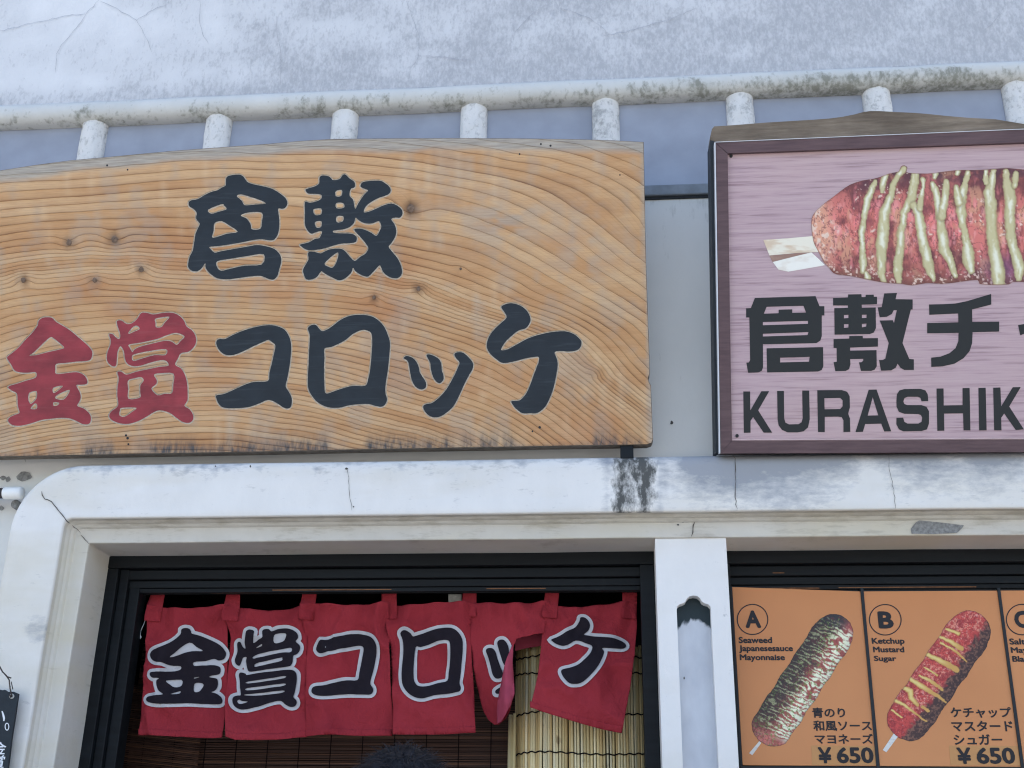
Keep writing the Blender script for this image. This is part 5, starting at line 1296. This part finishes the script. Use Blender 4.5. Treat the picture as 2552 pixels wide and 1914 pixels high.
V = np.concatenate([HB.at(29.5 + r * np.cos(a), 1735 + r * 1.05 * np.sin(a), o_) for r, o_ in ((6.4, 0.0004), (5, 0.0022), (2.6, 0.0022), (2.0, 0.0004))])
obj('eyelet', V, [(k * 16 + i, k * 16 + (i + 1) % 16, (k + 1) * 16 + (i + 1) % 16, (k + 1) * 16 + i) for k in range(3) for i in range(16)], M_STEEL, hang, smooth=True)

M_WPL = mat_plain('white glazed plastic', (236, 236, 232), 0.3, 0.5, 0.06, 30)
zc = P(30, 1229, -0.055)
pipe = thing('wall_pipe', 'white capped end of a dark pipe fixed to the wall left of the surround', 'pipe', tuple(zc))
xa_, xb_ = P(11, 1229, -0.055)[0], P(56, 1229, -0.055)[0]
rad = 0.0175
v, f = tube([(x, -0.055, zc[2]) for x in (xa_, xa_ + 0.002, xa_ + 0.03, xb_ - 0.004, xb_)], [rad * .9, rad, rad, rad, rad * .88], 24)
obj('end_cap', v, f, M_WPL, pipe, smooth=True)
v, f = tube([(xa_ - 0.9, -0.055, zc[2]), (xa_ + 0.003, -0.055, zc[2])], rad * 0.82, 20)
obj('pipe_run', v, f, mat_plain('dark conduit', (62, 58, 58), 0.5, 0.35, 0.15, 30), pipe, smooth=True)
for x in (xa_ - 0.25, xa_ - 0.75):
    box('clip', x - .012, x + .012, -0.078, -0.001, zc[2] - .021, zc[2] + .021, M_STEEL, pipe, bev=0.004)
kc = P(38, 1256, -0.03)
v, f = tube([(kc[0], 0.0, kc[2]), (kc[0], -0.03, kc[2]), (kc[0], -0.036, kc[2])], [0.0125, 0.0125, 0.009], 16)
tag(obj('wall_plug', v, f, M_CHIP, None, smooth=True, loc=(kc[0], 0, kc[2])), 'grey round plug in the wall under the white pipe cap', 'wall plug')

# ------------------------------------------------------------------ customer: only the crown of the head rises into view
hp = P(1005, 1846, -0.9)
HX, HYc, HZ = float(hp[0]) - 0.004, -0.9, float(hp[2])
per = thing('person', 'person with short black hair before the shop, only the crown of the head in view', 'person', (HX, HYc, 0.0))
def skin(name, pts, edges, radii, mat, root=0, sub=2):
    me = bpy.data.meshes.new(name)
    me.from_pydata([tuple(p) for p in pts], edges, [])
    o = bpy.data.objects.new(name, me); COL.objects.link(o); o.parent = per
    m = o.modifiers.new('skin', 'SKIN'); m.use_smooth_shade = True
    for i, r in enumerate(radii):
        sv = me.skin_vertices[0].data[i]; sv.radius = r if isinstance(r, tuple) else (r, r); sv.use_root = (i == root)
    s = o.modifiers.new('subdivision', 'SUBSURF'); s.levels = sub; s.render_levels = sub
    me.materials.append(mat)
    return o
h = HZ - 0.03
M_SKIN = mat_plain('skin', (196, 150, 126), 0.6, 0.3, 0.06, 20)
M_SHIRT = mat_plain('dark cotton shirt', (44, 50, 62), 0.9, 0.1, 0.12, 40, 0.2)
M_TROU = mat_plain('charcoal trousers', (52, 52, 56), 0.9, 0.1, 0.12, 40, 0.2)
k = h / 1.70
body_p = [(0, 0, .96), (0, 0, 1.10), (0, .01, 1.26), (0, .0, 1.40), (0, .01, 1.47), (0, .03, 1.53), (0, .045, 1.60), (0, .045, 1.655),
          (.17, 0, 1.405), (.22, .02, 1.13), (.21, .12, .93), (.205, .165, .86), (-.17, 0, 1.405), (-.22, .02, 1.13), (-.21, .12, .93), (-.205, .165, .86),
          (.09, 0, .90), (.10, .01, .50), (.105, -.02, .09), (.11, .09, .035), (-.09, 0, .90), (-.10, .01, .50), (-.105, -.02, .09), (-.11, .09, .035)]
body_e = [(0, 1), (1, 2), (2, 3), (3, 4), (4, 5), (5, 6), (6, 7), (3, 8), (8, 9), (9, 10), (10, 11), (3, 12), (12, 13), (13, 14), (14, 15), (0, 16), (16, 17), (17, 18), (18, 19), (0, 20), (20, 21), (21, 22), (22, 23)]
body_r = [(.15, .10), (.14, .095), (.155, .105), (.13, .08), (.062, .06), (.058, .062), (.078, .10), (.07, .085),
          .06, .044, .032, .03, .06, .044, .032, .03, .085, .062, .045, .036, .085, .062, .045, .036]
skin('body', [(x * k, y * k, z * k) for x, y, z in body_p], body_e, [tuple(c * k for c in r) if isinstance(r, tuple) else r * k for r in body_r], M_SKIN)
# clothing follows the same joints, a little wider
sh_i = [0, 1, 2, 3, 8, 9, 12, 13]
mp_ = {j: i for i, j in enumerate(sh_i)}
skin('shirt', [(body_p[j][0] * k, body_p[j][1] * k, body_p[j][2] * k) for j in sh_i], [(mp_[a], mp_[b]) for a, b in body_e if a in mp_ and b in mp_],
     [tuple((c + .016) * k for c in (body_r[j] if isinstance(body_r[j], tuple) else (body_r[j],) * 2)) for j in sh_i], M_SHIRT)
tr_i = [0, 16, 17, 18, 20, 21, 22]
mp_ = {j: i for i, j in enumerate(tr_i)}
skin('trousers', [(body_p[j][0] * k, body_p[j][1] * k, body_p[j][2] * k) for j in tr_i], [(mp_[a], mp_[b]) for a, b in body_e if a in mp_ and b in mp_],
     [tuple((c + .014) * k for c in (body_r[j] if isinstance(body_r[j], tuple) else (body_r[j],) * 2)) for j in tr_i], M_TROU)
# hair: a cap of locks over the skull
mh = Mat('black hair', 0.5, 0.22)
hn = mh.noise(mh.coord((160, 160, 60)), 1, 3)
mh.color(mh.ramp(hn, [(0.3, C4((12, 15, 21))), (0.7, C4((26, 30, 38)))])); M_HAIR = mh.m
cz = HZ - 0.118
CC = np.array([HX, HYc + 0.03, cz])
ra_, rb_, rc_ = 0.098, 0.108, 0.112
V, F = [], []
nu, nv = 40, 24
for i in range(nu):
    for j in range(nv):
        a = 2 * math.pi * i / nu; b = math.pi * (0.002 + 0.66 * j / (nv - 1))
        s = 1 + 0.03 * (vnoise(i * .7, j * .8) - .5)
        V.append(CC + s * np.array([ra_ * math.sin(b) * math.cos(a), rb_ * math.sin(b) * math.sin(a), rc_ * math.cos(b)]))
for i in range(nu):
    for j in range(nv - 1):
        F.append((i * nv + j, ((i + 1) % nu) * nv + j, ((i + 1) % nu) * nv + j + 1, i * nv + j + 1))
hair = obj('hair', V, F, M_HAIR, per, smooth=True)
V, F = [], []
for q in range(5200):
    a = random.uniform(0, 2 * math.pi); b = math.acos(random.uniform(-0.25, 1.0))
    d0 = np.array([math.sin(b) * math.cos(a), math.sin(b) * math.sin(a), math.cos(b)])
    nrm = d0.copy()
    # combed forward and down from the whorl
    fl_ = np.array([d0[0] * 0.7 + random.gauss(0, .35), 0.35 + d0[1] * .4 + random.gauss(0, .35), -0.75 * math.sin(b) + random.gauss(0, .15)])
    fl_ -= nrm * (fl_ @ nrm); fl_ /= np.linalg.norm(fl_) + 1e-9
    side = np.cross(nrm, fl_)
    L0 = random.uniform(0.018, 0.042); lift = random.uniform(0.05, 0.45) if random.random() < .8 else random.uniform(.4, .9)
    wd_ = random.uniform(0.0003, 0.0007)
    p0 = CC + d0 * np.array([ra_, rb_, rc_])
    pts = [p0 + fl_ * L0 * t + nrm * L0 * (lift * t - 0.35 * t * t) for t in (0, .5, 1)]
    o_ = len(V)
    V += [pts[0] + side * wd_, pts[0] - side * wd_, pts[1] + side * wd_, pts[1] - side * wd_, pts[2]]
    F += [(o_, o_ + 1, o_ + 3, o_ + 2), (o_ + 2, o_ + 3, o_ + 4)]
obj('hair_strands', V, F, M_HAIR, hair, kind='stuff')

for o in bpy.data.objects:
    if '_base' in o: del o['_base']
